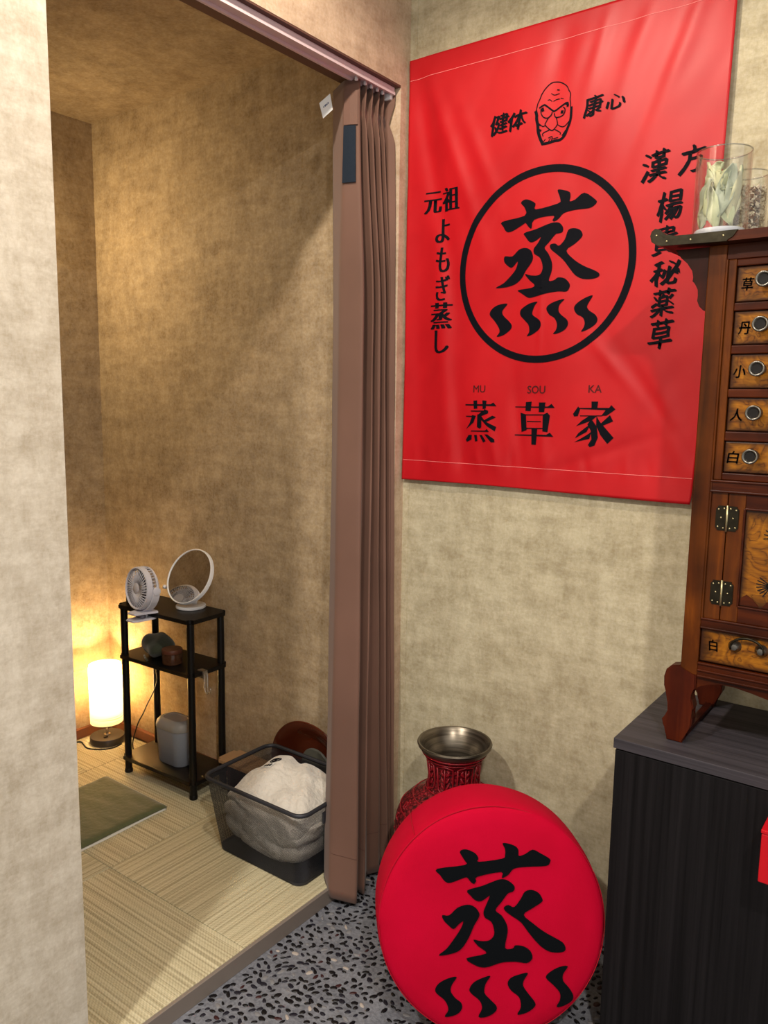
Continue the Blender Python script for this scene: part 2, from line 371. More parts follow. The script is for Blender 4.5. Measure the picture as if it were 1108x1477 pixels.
BIG = [[(0.3097,1.867),(0.3732,1.874),(0.3734,1.8925),(0.3624,1.9055),(0.3668,1.9119),(0.381,1.9129),(0.4031,1.9002),(0.4046,1.8857),(0.4646,1.8921),(0.4694,1.9035),(0.4617,1.9241),(0.4765,1.9224),(0.4937,1.9149),(0.4961,1.9027),(0.4948,1.8937),(0.5087,1.8959),(0.5319,1.9084),(0.5615,1.888),(0.5636,1.8808),(0.5571,1.875),(0.5446,1.8707),(0.5099,1.8712),(0.4814,1.8676),(0.4686,1.8563),(0.4576,1.8504),(0.4516,1.8535),(0.4533,1.8642),(0.402,1.861),(0.3954,1.8404),(0.3863,1.8456),(0.3778,1.8557),(0.3717,1.8535),(0.3411,1.8403),(0.324,1.8401),(0.3137,1.8539)],[(0.375,1.8311),(0.4077,1.837),(0.4397,1.8456),(0.4568,1.848),(0.4714,1.8447),(0.4809,1.8328),(0.4792,1.8221),(0.4681,1.8201),(0.4614,1.8188),(0.4441,1.8003),(0.434,1.789),(0.4453,1.7736),(0.4555,1.7522),(0.4564,1.7316),(0.4497,1.7082),(0.4644,1.7083),(0.4732,1.7138),(0.4914,1.7103),(0.5046,1.6971),(0.5051,1.6869),(0.4975,1.678),(0.4748,1.6796),(0.4429,1.6768),(0.4058,1.6696),(0.3915,1.6706),(0.3743,1.6814),(0.3628,1.6907),(0.4,1.6936),(0.4101,1.7),(0.3944,1.7137),(0.3818,1.7294),(0.3986,1.7247),(0.4222,1.724),(0.4308,1.7378),(0.4277,1.7546),(0.4202,1.7677),(0.4057,1.7774),(0.4042,1.7899),(0.414,1.8013),(0.4226,1.8161),(0.4113,1.8099),(0.3998,1.8061),(0.3902,1.8088),(0.3802,1.8206)],[(0.3216,1.779),(0.3437,1.777),(0.3624,1.792),(0.3814,1.7939),(0.3959,1.7866),(0.4027,1.7714),(0.3996,1.7572),(0.3838,1.7376),(0.3726,1.7196),(0.3539,1.7062),(0.3272,1.7005),(0.2973,1.7009),(0.3193,1.7109),(0.3408,1.7285),(0.3547,1.7443),(0.3597,1.7628),(0.3495,1.7532),(0.3409,1.7488),(0.3299,1.7549),(0.3196,1.7664)],[(0.4477,1.7918),(0.4511,1.7963),(0.4625,1.7964),(0.4727,1.7905),(0.4868,1.8039),(0.4946,1.8252),(0.5077,1.8285),(0.5232,1.824),(0.5311,1.8152),(0.5307,1.8053),(0.514,1.7911),(0.4926,1.7771),(0.5114,1.7552),(0.5386,1.7367),(0.5651,1.7245),(0.5793,1.7154),(0.578,1.7075),(0.562,1.7036),(0.5381,1.7055),(0.5178,1.7163),(0.499,1.7381),(0.4847,1.7556),(0.4659,1.7716),(0.4517,1.7832)],[(0.282,1.6374),(0.2892,1.648),(0.3065,1.657),(0.3338,1.6584),(0.3196,1.6419),(0.3226,1.6288),(0.3406,1.6127),(0.3484,1.6016),(0.3439,1.591),(0.3246,1.5787),(0.3046,1.5751),(0.3118,1.5857),(0.3103,1.5967),(0.298,1.6147),(0.2848,1.6285)],[(0.3714,1.6348),(0.3759,1.6431),(0.397,1.6546),(0.4205,1.6582),(0.4138,1.6494),(0.4074,1.6329),(0.4102,1.6243),(0.4272,1.6129),(0.4324,1.6021),(0.4282,1.5896),(0.4099,1.5776),(0.3933,1.5731),(0.4,1.5844),(0.3969,1.6016),(0.3843,1.6149),(0.3732,1.6262)],[(0.446,1.6391),(0.4534,1.6491),(0.4714,1.6563),(0.4939,1.6603),(0.4818,1.6474),(0.4794,1.6331),(0.4867,1.6224),(0.5031,1.6092),(0.506,1.5967),(0.4976,1.5846),(0.4798,1.577),(0.467,1.5763),(0.4748,1.5856),(0.4764,1.6001),(0.4688,1.615),(0.4546,1.6241)],[(0.5196,1.637),(0.5278,1.6488),(0.547,1.6597),(0.5662,1.6645),(0.5603,1.6528),(0.5533,1.6391),(0.5594,1.6287),(0.5751,1.6178),(0.5809,1.6054),(0.5743,1.5936),(0.5554,1.5823),(0.5411,1.5788),(0.5472,1.5887),(0.5492,1.6008),(0.5428,1.6134),(0.527,1.6223)]]
TIT = {'a':[[(0.2149,1.397),(0.2951,1.398),(0.3029,1.4028),(0.3128,1.3927),(0.215,1.3937)],[(0.2411,1.4068),(0.2532,1.4079),(0.2539,1.3857),(0.243,1.3846)],[(0.2695,1.408),(0.2824,1.4072),(0.281,1.3861),(0.2714,1.3846)],[(0.2332,1.3801),(0.2748,1.3809),(0.2768,1.3847),(0.2888,1.3802),(0.289,1.3736),(0.2677,1.3656),(0.2556,1.3682),(0.2673,1.3774),(0.2333,1.3773)],[(0.2545,1.3701),(0.2675,1.3713),(0.2688,1.3363),(0.2635,1.3314),(0.2541,1.3359)],[(0.2171,1.3655),(0.2365,1.3659),(0.2381,1.3678),(0.2502,1.3662),(0.2426,1.3475),(0.2183,1.329),(0.23,1.3457),(0.2366,1.3626),(0.2171,1.3631)],[(0.3016,1.3678),(0.3129,1.3634),(0.2835,1.35),(0.2768,1.3545)],[(0.2677,1.3656),(0.2807,1.3518),(0.3149,1.3377),(0.3111,1.3259),(0.2865,1.3392),(0.2681,1.3552)],[(0.2351,1.3257),(0.2816,1.3272),(0.2868,1.3321),(0.2941,1.3239),(0.2352,1.3229)],[(0.2272,1.3135),(0.2383,1.3139),(0.2371,1.3008),(0.2217,1.294),(0.2181,1.3001)],[(0.2455,1.3141),(0.2548,1.3144),(0.2576,1.2978),(0.2499,1.2961)],[(0.263,1.3147),(0.2712,1.315),(0.2843,1.2989),(0.2757,1.2948)],[(0.2793,1.3168),(0.289,1.3171),(0.3109,1.3047),(0.3123,1.2963),(0.3016,1.2959)]],'b':[[(0.367,1.393),(0.4617,1.3944),(0.4711,1.4013),(0.4803,1.3907),(0.3671,1.3908)],[(0.398,1.4048),(0.415,1.4064),(0.413,1.3815),(0.398,1.3821)],[(0.4359,1.4044),(0.4545,1.4046),(0.4517,1.38),(0.436,1.3797)],[(0.3835,1.3773),(0.3999,1.3731),(0.4031,1.3321),(0.3881,1.3271)],[(0.4481,1.3732),(0.4605,1.3788),(0.4677,1.3714),(0.4629,1.3287),(0.4491,1.3305)],[(0.3973,1.373),(0.452,1.3742),(0.4521,1.3715),(0.3975,1.3703)],[(0.4031,1.3563),(0.4439,1.3565),(0.444,1.3542),(0.4032,1.3536)],[(0.3988,1.3384),(0.4526,1.3392),(0.4527,1.3365),(0.399,1.3352)],[(0.369,1.3199),(0.4602,1.3223),(0.4697,1.328),(0.4799,1.3176),(0.3691,1.3172)],[(0.417,1.3371),(0.4339,1.3377),(0.4314,1.2949),(0.4183,1.2952)]],'c':[[(0.5774,1.4082),(0.5945,1.4084),(0.5928,1.39),(0.5784,1.3897)],[(0.5307,1.3771),(0.5437,1.3961),(0.5487,1.3884),(0.5435,1.3717),(0.5334,1.3706)],[(0.5462,1.3922),(0.6229,1.3934),(0.6278,1.4003),(0.6389,1.3899),(0.6173,1.3742),(0.604,1.3739),(0.6144,1.3878),(0.5463,1.3896)],[(0.5495,1.3736),(0.6062,1.3748),(0.6063,1.3727),(0.5496,1.3714)],[(0.5928,1.3728),(0.5799,1.3613),(0.5402,1.3467),(0.5547,1.3606),(0.5725,1.3723)],[(0.5797,1.3652),(0.5942,1.347),(0.5988,1.3204),(0.5913,1.3005),(0.5788,1.2956),(0.5739,1.3011),(0.5823,1.3154),(0.5789,1.337),(0.5694,1.3519)],[(0.5781,1.3521),(0.5686,1.3332),(0.5384,1.3163),(0.5471,1.3294),(0.567,1.3453)],[(0.5813,1.3349),(0.5768,1.3165),(0.5366,1.3061),(0.5547,1.3165),(0.5734,1.3281)],[(0.6261,1.3761),(0.6348,1.361),(0.6098,1.35),(0.6041,1.355)],[(0.5919,1.3728),(0.6012,1.3592),(0.6388,1.321),(0.6233,1.3058),(0.6043,1.327),(0.5922,1.3504)]]}
FACE = [([(0.3945,2.1196),(0.3965,2.1271),(0.3991,2.1372),(0.4047,2.1479),(0.4088,2.1575),(0.4187,2.1698),(0.4333,2.1791),(0.4466,2.1785),(0.4586,2.1744),(0.4737,2.1635),(0.4801,2.1519),(0.4848,2.1432),(0.484,2.1306),(0.4859,2.1225),(0.4864,2.1121)],0.0024),([(0.4041,2.1263),(0.4145,2.1308),(0.4206,2.1289),(0.4393,2.1135),(0.4454,2.1117),(0.4584,2.1176),(0.4727,2.1238),(0.4793,2.1238)],0.0039),([(0.4727,2.1236),(0.4787,2.1207),(0.4786,2.1162)],0.0057),([(0.4081,2.1222),(0.409,2.1128),(0.4142,2.1039),(0.422,2.0992),(0.4295,2.0991),(0.4361,2.1037),(0.438,2.1099)],0.0027),([(0.4118,2.1235),(0.4136,2.1179)],0.0066),([(0.4441,2.1061),(0.4468,2.0977),(0.4536,2.0952),(0.4653,2.0968),(0.4709,2.1022),(0.4719,2.1111),(0.4673,2.1159)],0.0027),([(0.4648,2.1073),(0.4644,2.1037)],0.0072),([(0.4361,2.1037),(0.4295,2.0991),(0.4239,2.0903),(0.4213,2.0829),(0.437,2.0681),(0.4444,2.0694),(0.4529,2.0783),(0.4525,2.0862),(0.4498,2.0959)],0.0026),([(0.4213,2.0822),(0.4153,2.0806),(0.4074,2.0867),(0.4011,2.0919)],0.0021),([(0.4529,2.079),(0.4605,2.0737),(0.468,2.071),(0.4752,2.0729),(0.4836,2.0804)],0.0021),([(0.4324,2.0696),(0.416,2.0647),(0.4163,2.058)],0.0023),([(0.4459,2.0692),(0.4612,2.0592),(0.4614,2.0546)],0.0023),([(0.4337,2.1544),(0.4421,2.1491),(0.4554,2.1499)],0.0018),([(0.4254,2.1404),(0.4306,2.1407),(0.436,2.1357)],0.0018),([(0.4406,2.1348),(0.4471,2.1374),(0.456,2.1375)],0.002),([(0.4596,2.1381),(0.4663,2.1357)],0.0018),([(0.449,2.1599),(0.4542,2.1585)],0.0027),([(0.3945,2.1196),(0.3972,2.1098),(0.3977,2.1005),(0.4013,2.0865),(0.4036,2.0702),(0.4089,2.0546),(0.4156,2.0409)],0.0078),([(0.4149,2.0397),(0.4323,2.04),(0.4472,2.042),(0.462,2.0421),(0.4734,2.0498),(0.4801,2.0643),(0.4853,2.0762),(0.4882,2.0899),(0.4886,2.1117)],0.0063),([(0.3997,2.0895),(0.4091,2.0838)],0.003),([(0.4034,2.0755),(0.4104,2.0716)],0.0045),([(0.431,2.0514),(0.4407,2.053),(0.4382,2.0416)],0.0021),([(0.4425,2.0474),(0.4558,2.0484)],0.0021),([(0.417,2.0439),(0.4228,2.0496)],0.0018),([(0.4293,2.0405),(0.4363,2.0498)],0.0018),([(0.4675,2.0509),(0.4758,2.0611)],0.0033)]
CH = [('健',0.2936,2.1084,0.0524,0.0474),('体',0.3448,2.1089,0.0509,0.0434),('康',0.5443,2.1042,0.047,0.0456),('心',0.5985,2.1027,0.047,0.0324),('漢',0.702,1.9415,0.0606,0.0641),('方',0.7832,1.945,0.0575,0.0564),('楊',0.7389,1.8515,0.0565,0.0641),('貴',0.7327,1.776,0.0538,0.0618),('秘',0.7389,1.703,0.0634,0.0529),('薬',0.7367,1.6363,0.0542,0.0597),('草',0.7364,1.5655,0.0546,0.0666),('元',0.0915,1.9438,0.0592,0.0566),('祖',0.1504,1.9455,0.0595,0.0612),('よ',0.1262,1.8653,0.0405,0.0622),('も',0.1306,1.7879,0.0383,0.0663),('ぎ',0.1329,1.712,0.0385,0.0669),('蒸',0.1305,1.6375,0.0637,0.0713),('し',0.1348,1.5677,0.0433,0.0624),('MU',0.2585,1.4384,0.0365,0.0185),('SOU',0.4266,1.437,0.0508,0.0195),('KA',0.585,1.4391,0.0338,0.0185)]
CG = [[(-0.1218,0.1164),(-0.0612,0.1253),(-0.0627,0.1355),(-0.0724,0.1516),(-0.0673,0.1575),(-0.0553,0.1575),(-0.0388,0.1497),(-0.0322,0.14),(-0.0312,0.1321),(0.0197,0.1387),(0.0257,0.146),(0.0257,0.1592),(0.0205,0.1704),(0.0301,0.171),(0.0467,0.166),(0.0548,0.1578),(0.0557,0.1447),(0.0692,0.1482),(0.0858,0.1579),(0.1023,0.1507),(0.1228,0.139),(0.124,0.1325),(0.1158,0.1237),(0.0723,0.1213),(0.0453,0.1177),(0.0333,0.1051),(0.0189,0.0983),(0.0177,0.1109),(-0.0341,0.1011),(-0.037,0.0918),(-0.0421,0.0859),(-0.0505,0.0917),(-0.0565,0.099),(-0.0655,0.0975),(-0.0924,0.0873),(-0.1043,0.0901),(-0.1149,0.1032)],[(-0.0558,0.0719),(-0.0235,0.0816),(0.0034,0.0918),(0.0168,0.0954),(0.0303,0.0934),(0.0438,0.0838),(0.0469,0.0759),(0.0424,0.0692),(0.0319,0.0656),(0.0185,0.0481),(0.0051,0.0306),(0.0186,0.019),(0.0291,0.0016),(0.0315,-0.0158),(0.0262,-0.0492),(0.0427,-0.0506),(0.0486,-0.0442),(0.0665,-0.0463),(0.08,-0.0549),(0.0851,-0.0651),(0.0839,-0.0738),(0.0726,-0.081),(0.0487,-0.0781),(0.0189,-0.0796),(-0.0079,-0.0882),(-0.0228,-0.0897),(-0.0377,-0.0854),(-0.0571,-0.0709),(-0.014,-0.0608),(-0.0319,-0.0449),(-0.0424,-0.0318),(-0.026,-0.0347),(-0.0081,-0.0333),(0.0023,-0.0217),(0.0007,-0.0043),(-0.0053,0.0074),(-0.0173,0.0146),(-0.0209,0.0248),(-0.0174,0.0364),(-0.007,0.0612),(-0.0174,0.0545),(-0.0279,0.0495),(-0.0384,0.0515),(-0.0489,0.0611)],[(-0.1098,0.0188),(-0.0949,0.0189),(-0.0771,0.0349),(-0.0562,0.0416),(-0.0413,0.0378),(-0.0308,0.0262),(-0.0307,0.016),(-0.0411,-0.0014),(-0.0529,-0.0275),(-0.0677,-0.0492),(-0.0855,-0.0594),(-0.1167,-0.0646),(-0.1004,-0.0507),(-0.0827,-0.0275),(-0.0694,-0.0072),(-0.0644,0.0073),(-0.0739,0.0015),(-0.0852,-0.0087),(-0.0963,-0.0015),(-0.1068,0.0087)],[(0.0239,0.0365),(0.0335,0.0409),(0.046,0.0365),(0.0604,0.054),(0.0694,0.0686),(0.0843,0.0722),(0.0994,0.0658),(0.1069,0.0541),(0.1054,0.0468),(0.0844,0.0337),(0.0664,0.0205),(0.0874,0.0017),(0.1114,-0.0157),(0.1323,-0.0273),(0.1518,-0.0389),(0.1577,-0.0505),(0.1533,-0.0578),(0.1353,-0.0593),(0.1174,-0.0549),(0.0994,-0.0419),(0.0785,-0.0187),(0.0605,0.0045),(0.0395,0.019),(0.026,0.0292)],[(-0.1238,-0.1362),(-0.1154,-0.1241),(-0.098,-0.1145),(-0.078,-0.1106),(-0.0879,-0.1266),(-0.0903,-0.1411),(-0.0802,-0.1556),(-0.0677,-0.1653),(-0.0661,-0.1773),(-0.0775,-0.1894),(-0.1024,-0.1951),(-0.095,-0.1797),(-0.1026,-0.1604),(-0.1202,-0.1459)],[(-0.0504,-0.1363),(-0.0404,-0.1217),(-0.0205,-0.112),(-0.0055,-0.1086),(-0.0154,-0.1242),(-0.0179,-0.1435),(-0.0053,-0.1581),(0.0087,-0.1726),(0.0048,-0.1846),(-0.0127,-0.1943),(-0.0301,-0.1943),(-0.0227,-0.1774),(-0.0278,-0.1605),(-0.0453,-0.1459)],[(0.0321,-0.1242),(0.0396,-0.112),(0.0596,-0.1048),(0.0757,-0.1023),(0.0672,-0.1169),(0.0657,-0.129),(0.0772,-0.146),(0.0908,-0.163),(0.0908,-0.1726),(0.0748,-0.1847),(0.0538,-0.1895),(0.0608,-0.175),(0.0572,-0.1533),(0.0397,-0.1387)],[(0.1148,-0.112),(0.1249,-0.0999),(0.145,-0.0902),(0.1626,-0.0892),(0.1525,-0.1048),(0.1525,-0.1193),(0.165,-0.1339),(0.175,-0.1509),(0.1725,-0.163),(0.1549,-0.1727),(0.1389,-0.1741),(0.1459,-0.1606),(0.1449,-0.1436),(0.1299,-0.1266)]]
# ================================================================= the setting
def struct(name, o): o['kind'] = 'structure'; return o
YI = -0.044                                     # face of the inner long wall and end of the opening
ZH, ZC, XB = 2.253, 2.422, -1.437               # header underside, alcove ceiling, alcove back wall
def sbox(name, *a, mat=None, bev=0.0): o = box(name, *a, M[mat], None, bev); o['kind'] = 'structure'; return o
sbox('floor', -0.10, 3.0, -4.0, 0.0, -0.10, 0.0, mat='cement')
sbox('wall_back', 0.0, 3.0, 0.0, 0.12, 0.0, 2.75, mat='plaster')
sbox('wall_left', -0.12, 0.0, -4.0, -1.086, 0.0, 2.75, mat='plaster_grey')                # near pier of the opening
sbox('wall_left', -0.12, 0.0, YI, 0.12, 0.0, 2.75, mat='plaster_pink')                    # narrow strip beside the corner
sbox('wall_left', -0.12, 0.0, -1.086, YI, ZH + 0.002, 2.75, mat='plaster_pink')           # lintel over the opening
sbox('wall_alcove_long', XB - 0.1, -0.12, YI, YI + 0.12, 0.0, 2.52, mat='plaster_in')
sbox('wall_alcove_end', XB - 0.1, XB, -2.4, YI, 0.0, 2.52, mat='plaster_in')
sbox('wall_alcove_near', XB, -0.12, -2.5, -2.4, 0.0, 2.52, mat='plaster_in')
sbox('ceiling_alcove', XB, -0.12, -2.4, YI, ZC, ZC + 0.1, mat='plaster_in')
sbox('ceiling', -0.12, 3.0, -4.0, 0.12, 2.75, 2.85, mat='plaster')
sbox('trim_1', -0.118, 0.0, -1.086, YI, ZH - 0.003, ZH + 0.001, mat='frame_brown')         # brown lining under the lintel
sbox('trim_2', 0.002, 0.012, -4.0, YI - 0.002, 0.0, 0.044, mat='trim', bev=0.0015)           # metal edge of the raised floor
sbox('trim_3', 0.0, 0.022, -0.0012, 0.0, 0.0, 2.75, mat='plaster')                         # wallpaper lap in the corner
sbox('baseboard_back', XB + 0.02, -0.30, YI - 0.018, YI, 0.044, 0.082, mat='brown_wood', bev=0.002)
sbox('baseboard_end', XB, XB + 0.018, -2.4, YI, 0.044, 0.082, mat='brown_wood', bev=0.002)
# wallpaper drop joints as very thin lips
sbox('trim_4', XB, XB + 0.0012, -2.4, YI, 0.318, 0.322, mat='plaster_in')

# raised floor with its tatami tiles
plat = sbox('floor_platform', XB, 0.002, -2.4, YI, 0.0, 0.030, mat='brown_wood')
def tile_mesh(lx, ly):
    bm = bmesh.new(); addbox(bm, -lx / 2, lx / 2, -ly / 2, ly / 2, 0.0, 0.0145, 0.0022, 2)
    me = bpy.data.meshes.new('tatami_tile'); bm.to_mesh(me); bm.free(); me.materials.append(M['tatami']); return me
_tm = {}
def tile(x0, x1, y0, y1, along, dz=0.0):
    w_, d_ = x1 - x0 - 0.0016, y1 - y0 - 0.0016
    L = (w_, d_) if along == 'X' else (d_, w_)
    key = (round(L[0], 3), round(L[1], 3))
    if key not in _tm: _tm[key] = tile_mesh(*L)
    o = bpy.data.objects.new('tatami_tile', _tm[key]); C.objects.link(o); o.parent = plat
    o.location = ((x0 + x1) / 2, (y0 + y1) / 2, 0.030 + dz); o.rotation_euler = (0, 0, 0 if along == 'X' else PI / 2)
tile(-0.560, 0.002, -0.655, -0.066, 'Y')
tile(-0.560, 0.002, -1.244, -0.655, 'X')
tile(-0.560, 0.002, -1.833, -1.244, 'Y')
tile(-1.150, -0.560, -0.655, -0.066, 'X')
tile(-1.150, -0.560, -1.244, -0.655, 'Y')
tile(-1.150, -0.560, -1.833, -1.244, 'X')
tile(-1.417, -1.150, -0.350, -0.066, 'X')
tile(-1.417, -1.150, -0.655, -0.350, 'Y', 0.001)
tile(-1.417, -1.150, -1.244, -0.655, 'X')
tile(-1.417, -1.150, -1.833, -1.244, 'X')

# pebbles set in the cement: 300 that show largest one by one, the rest joined
floor_o = bpy.data.objects['floor']
def peb_data(rx, ry, rz, seed):
    rr = random.Random(seed); V = []; F = []; n = 8; wob = [1 + rr.uniform(-.16, .16) for _ in range(n)]
    for (s, z) in ((1.0, 0.0), (0.86, 0.62), (0.45, 0.93)):
        for k in range(n): a = 2 * PI * k / n; V.append((rx * s * wob[k] * math.cos(a), ry * s * wob[k] * math.sin(a), rz * z))
    V.append((0, 0, rz))
    for i in range(2):
        for k in range(n): F.append((i * n + k, i * n + (k + 1) % n, (i + 1) * n + (k + 1) % n, (i + 1) * n + k))
    for k in range(n): F.append((2 * n + k, 2 * n + (k + 1) % n, 3 * n))
    return V, F
pebs = []
cell = 0.0188
xi = 0
for i in range(int(2.2 / cell)):
    for j in range(int(2.7 / cell)):
        x = 0.022 + (i + (0.5 if j % 2 else 0)) * cell + R_.uniform(-.0045, .0045); y = -0.02 - j * cell + R_.uniform(-.0055, .0055)
        if x > 0.80 and y > -0.36: continue
        if R_.random() < 0.10: continue
        c_ = R_.choices(['black', 'navy', 'grey', 'red', 'pale'], [62, 22, 9, 4, 3])[0]
        L_ = R_.uniform(.0064, .0108); W_ = L_ * R_.uniform(.42, .70)
        pebs.append((x, y, L_, W_, R_.uniform(-PI / 2, PI / 2) * 0.75 + 0.35, c_, R_.randrange(4)))
def seen(x, y):
    d = Vector((x, y, 0)) - Vector((1.34197, -1.90418, 1.40)); z = d.dot(f); px = 554 + 1138.7 * d.dot(r) / z; py = 738.5 - 1138.7 * d.dot(u) / z
    right = 600 - max(0, (py - 1380)) * -0.35 if py > 1400 else 565
    return (230 < px < right + 30 and 1245 < py < 1485), z
rank = sorted([(seen(p[0], p[1])[1], k) for k, p in enumerate(pebs) if seen(p[0], p[1])[0]])
single = set(k for _, k in rank[:300])
_pm = {}
V_all = []; F_all = []; MI = []; mats = ['black', 'navy', 'grey', 'red', 'pale']
for k, (x, y, L_, W_, a, c_, s) in enumerate(pebs):
    if k in single:
        if (c_, s) not in _pm:
            V, F = peb_data(1, 1, 1, s); me = bpy.data.meshes.new('pebble'); me.from_pydata(V, [], F); me.materials.append(M['peb_' + c_])
            for p in me.polygons: p.use_smooth = True
            _pm[(c_, s)] = me
        o = bpy.data.objects.new('pebble', _pm[(c_, s)]); C.objects.link(o); o.parent = floor_o
        o.location = (x, y, -0.0006); o.scale = (L_, W_, 0.0030); o.rotation_euler = (0, 0, a)
    else:
        V, F = peb_data(L_, W_, 0.003, s); b0_ = len(V_all); ca, sa = math.cos(a), math.sin(a)
        V_all += [(x + px * ca - py * sa, y + px * sa + py * ca, pz - 0.0006) for px, py, pz in V]
        F_all += [tuple(i + b0_ for i in q) for q in F]; MI += [mats.index(c_)] * len(F)
me = bpy.data.meshes.new('pebble_bed'); me.from_pydata(V_all, [], F_all)
for c_ in mats: me.materials.append(M['peb_' + c_])
me.polygons.foreach_set('material_index', MI); me.polygons.foreach_set('use_smooth', [True] * len(F_all))
o = bpy.data.objects.new('pebble_bed', me); C.objects.link(o); o.parent = floor_o; o['kind'] = 'stuff'

# downlights of the front room (above the frame); the third is added to brighten the lintel
for k, (x, y, lab) in enumerate(((0.40, -0.95, 'round recessed ceiling downlight nearest the corner of the two walls'), (0.42, -2.25, 'round recessed ceiling downlight nearest the left wall pier'), (1.90, -2.10, 'added round ceiling downlight farther from the left wall'))):
    t_ = empty('ceiling_downlight', (x, y, 2.75), lab, 'ceiling light', 'downlights of the front room')
    lathe('housing', [(0.062, -0.004), (0.062, 0.0), (0.052, 0.0), (0.050, -0.004)], M['white_plastic'], t_, 28)
    lathe('lamp_disc', [(0.0, -0.002), (0.048, -0.002)], M['glow'], t_, 24, cap=False)

# ================================================================= curtain and track
rail = empty('curtain_rail', (-0.033, -0.565, ZH - 0.012), 'pinkish aluminium curtain track under the brown lintel', 'curtain rail')
bm = bmesh.new(); addbox(bm, -0.019, 0.019, -0.518, 0.512, -0.004, 0.009, 0.0015); frombm('track', bm, M['track'], rail)
bm = bmesh.new(); addbox(bm, -0.0205, -0.014, -0.518, 0.512, -0.011, -0.0035); addbox(bm, 0.014, 0.0205, -0.518, 0.512, -0.011, -0.0035); frombm('track_lip', bm, M['track'], rail)
box('end_cap', -0.012, 0.012, 0.502, 0.5165, -0.022, -0.004, M['white_plastic'], rail, 0.003)
for yy in (0.368, 0.405, 0.432, 0.458, 0.482): box('runner', -0.004, 0.004, yy - 0.004, yy + 0.004, -0.014, -0.004, M['white_plastic'], rail, 0.002)

TOP = [(-.140, -.165), (-.065, -.207), (-.028, -.186), (-.060, -.152), (-.028, -.159), (-.060, -.124), (-.028, -.131), (-.058, -.098), (-.028, -.103), (-.055, -.074), (-.030, -.079), (-.050, -.056), (-.030, -.058), (-.014, -.049)]
MID = [(-.140, -.158), (-.080, -.204), (.000, -.198), (-.050, -.136), (-.010, -.138), (-.050, -.108), (-.010, -.109), (-.050, -.081), (-.010, -.081), (-.048, -.055), (-.012, -.056), (-.036, -.050), (-.018, -.058), (-.003, -.048)]
BOT = [(-.028, -.317), (.018, -.350), (.091, -.316), (.040, -.262), (.078, -.266), (.022, -.190), (.042, -.150), (.019, -.118), (.036, -.098), (.018, -.086), (.028, -.072), (.018, -.062), (.022, -.056), (.024, -.049)]
ZB = [.054, .026, .016, .014, .014, .014, .014, .014, .014, .014, .014, .014, .014, .014]
def dense(path, zz):
    out = []
    for i in range(len(path) - 1):
        (x0, y0), (x1, y1) = path[i], path[i + 1]
        nseg = 8
        for j in range(nseg):
            t_ = j / nseg; s_ = t_ * t_ * (3 - 2 * t_) * 0.45 + t_ * 0.55
            out.append((x0 + (x1 - x0) * s_, y0 + (y1 - y0) * s_, zz[i] + (zz[i + 1] - zz[i]) * t_))
    out.append((path[-1][0], path[-1][1], zz[-1])); return out
T_, M_, B_ = dense(TOP, [2.232] * 14), dense(MID, [1.6] * 14), dense(BOT, ZB)
def soften(P_):
    Q = list(P_)
    for _ in range(2):
        Q = [Q[0]] + [tuple((Q[i - 1][k] + 2 * Q[i][k] + Q[i + 1][k]) / 4 if k < 2 else Q[i][k] for k in range(3)) for i in range(1, len(Q) - 1)] + [Q[-1]]
    return Q
T_, M_, B_ = soften(T_), soften(M_), soften(B_)
NV = 90; V = []; F = []; NU = len(T_)
cen = (-0.043, 0)
for i in range(NV + 1):
    t_ = i / NV; zt = 1 - t_
    for j in range(NU):
        zb = B_[j][2]; z = 2.232 + (zb - 2.232) * t_
        s_ = (2.232 - z) / (2.232 - 1.6)
        if s_ < 1:
            e = s_ * s_ * (3 - 2 * s_); x = T_[j][0] + (M_[j][0] - T_[j][0]) * e; y = T_[j][1] + (M_[j][1] - T_[j][1]) * e
            if j > 16:                                   # pinch of the pleats 7 cm below the heading
                kc = 16 + 16 * ((j - 8) // 16); kc = min(kc, NU - 9); g = math.exp(-((z - 2.160) / 0.030) ** 2) * 0.75
                x = x + (T_[kc][0] - 0.008 - x) * g; y = y + (T_[kc][1] - y) * g * 0.8
        else:
            e = min(1, (1.6 - z) / (1.6 - zb)); e2 = e ** 1.35
            x = M_[j][0] + (B_[j][0] - M_[j][0]) * e2; y = M_[j][1] + (B_[j][1] - M_[j][1]) * e2
        wob = 0.0025 * noise.noise(Vector((j * 0.09, z * 3.0, 2.0))) * min(1, (2.232 - z) * 2)
        x += wob; y = min(y + wob * 0.6, YI - 0.003)
        V.append((x, y, z))
for i in range(NV):
    for j in range(NU - 1): a = i * NU + j; F.append((a, a + 1, a + NU + 1, a + NU))
cur = empty('curtain', (0.0, -0.18, 0.02), 'brown pleated curtain gathered at the right side of the opening', 'curtain')
VV = [(x, y + 0.18, z - 0.02) for x, y, z in V]
cl = fromdata('cloth', VV, F, M['curtain'], cur, True)
md = cl.modifiers.new('thick', 'SOLIDIFY'); md.thickness = 0.0014; md.offset = 0
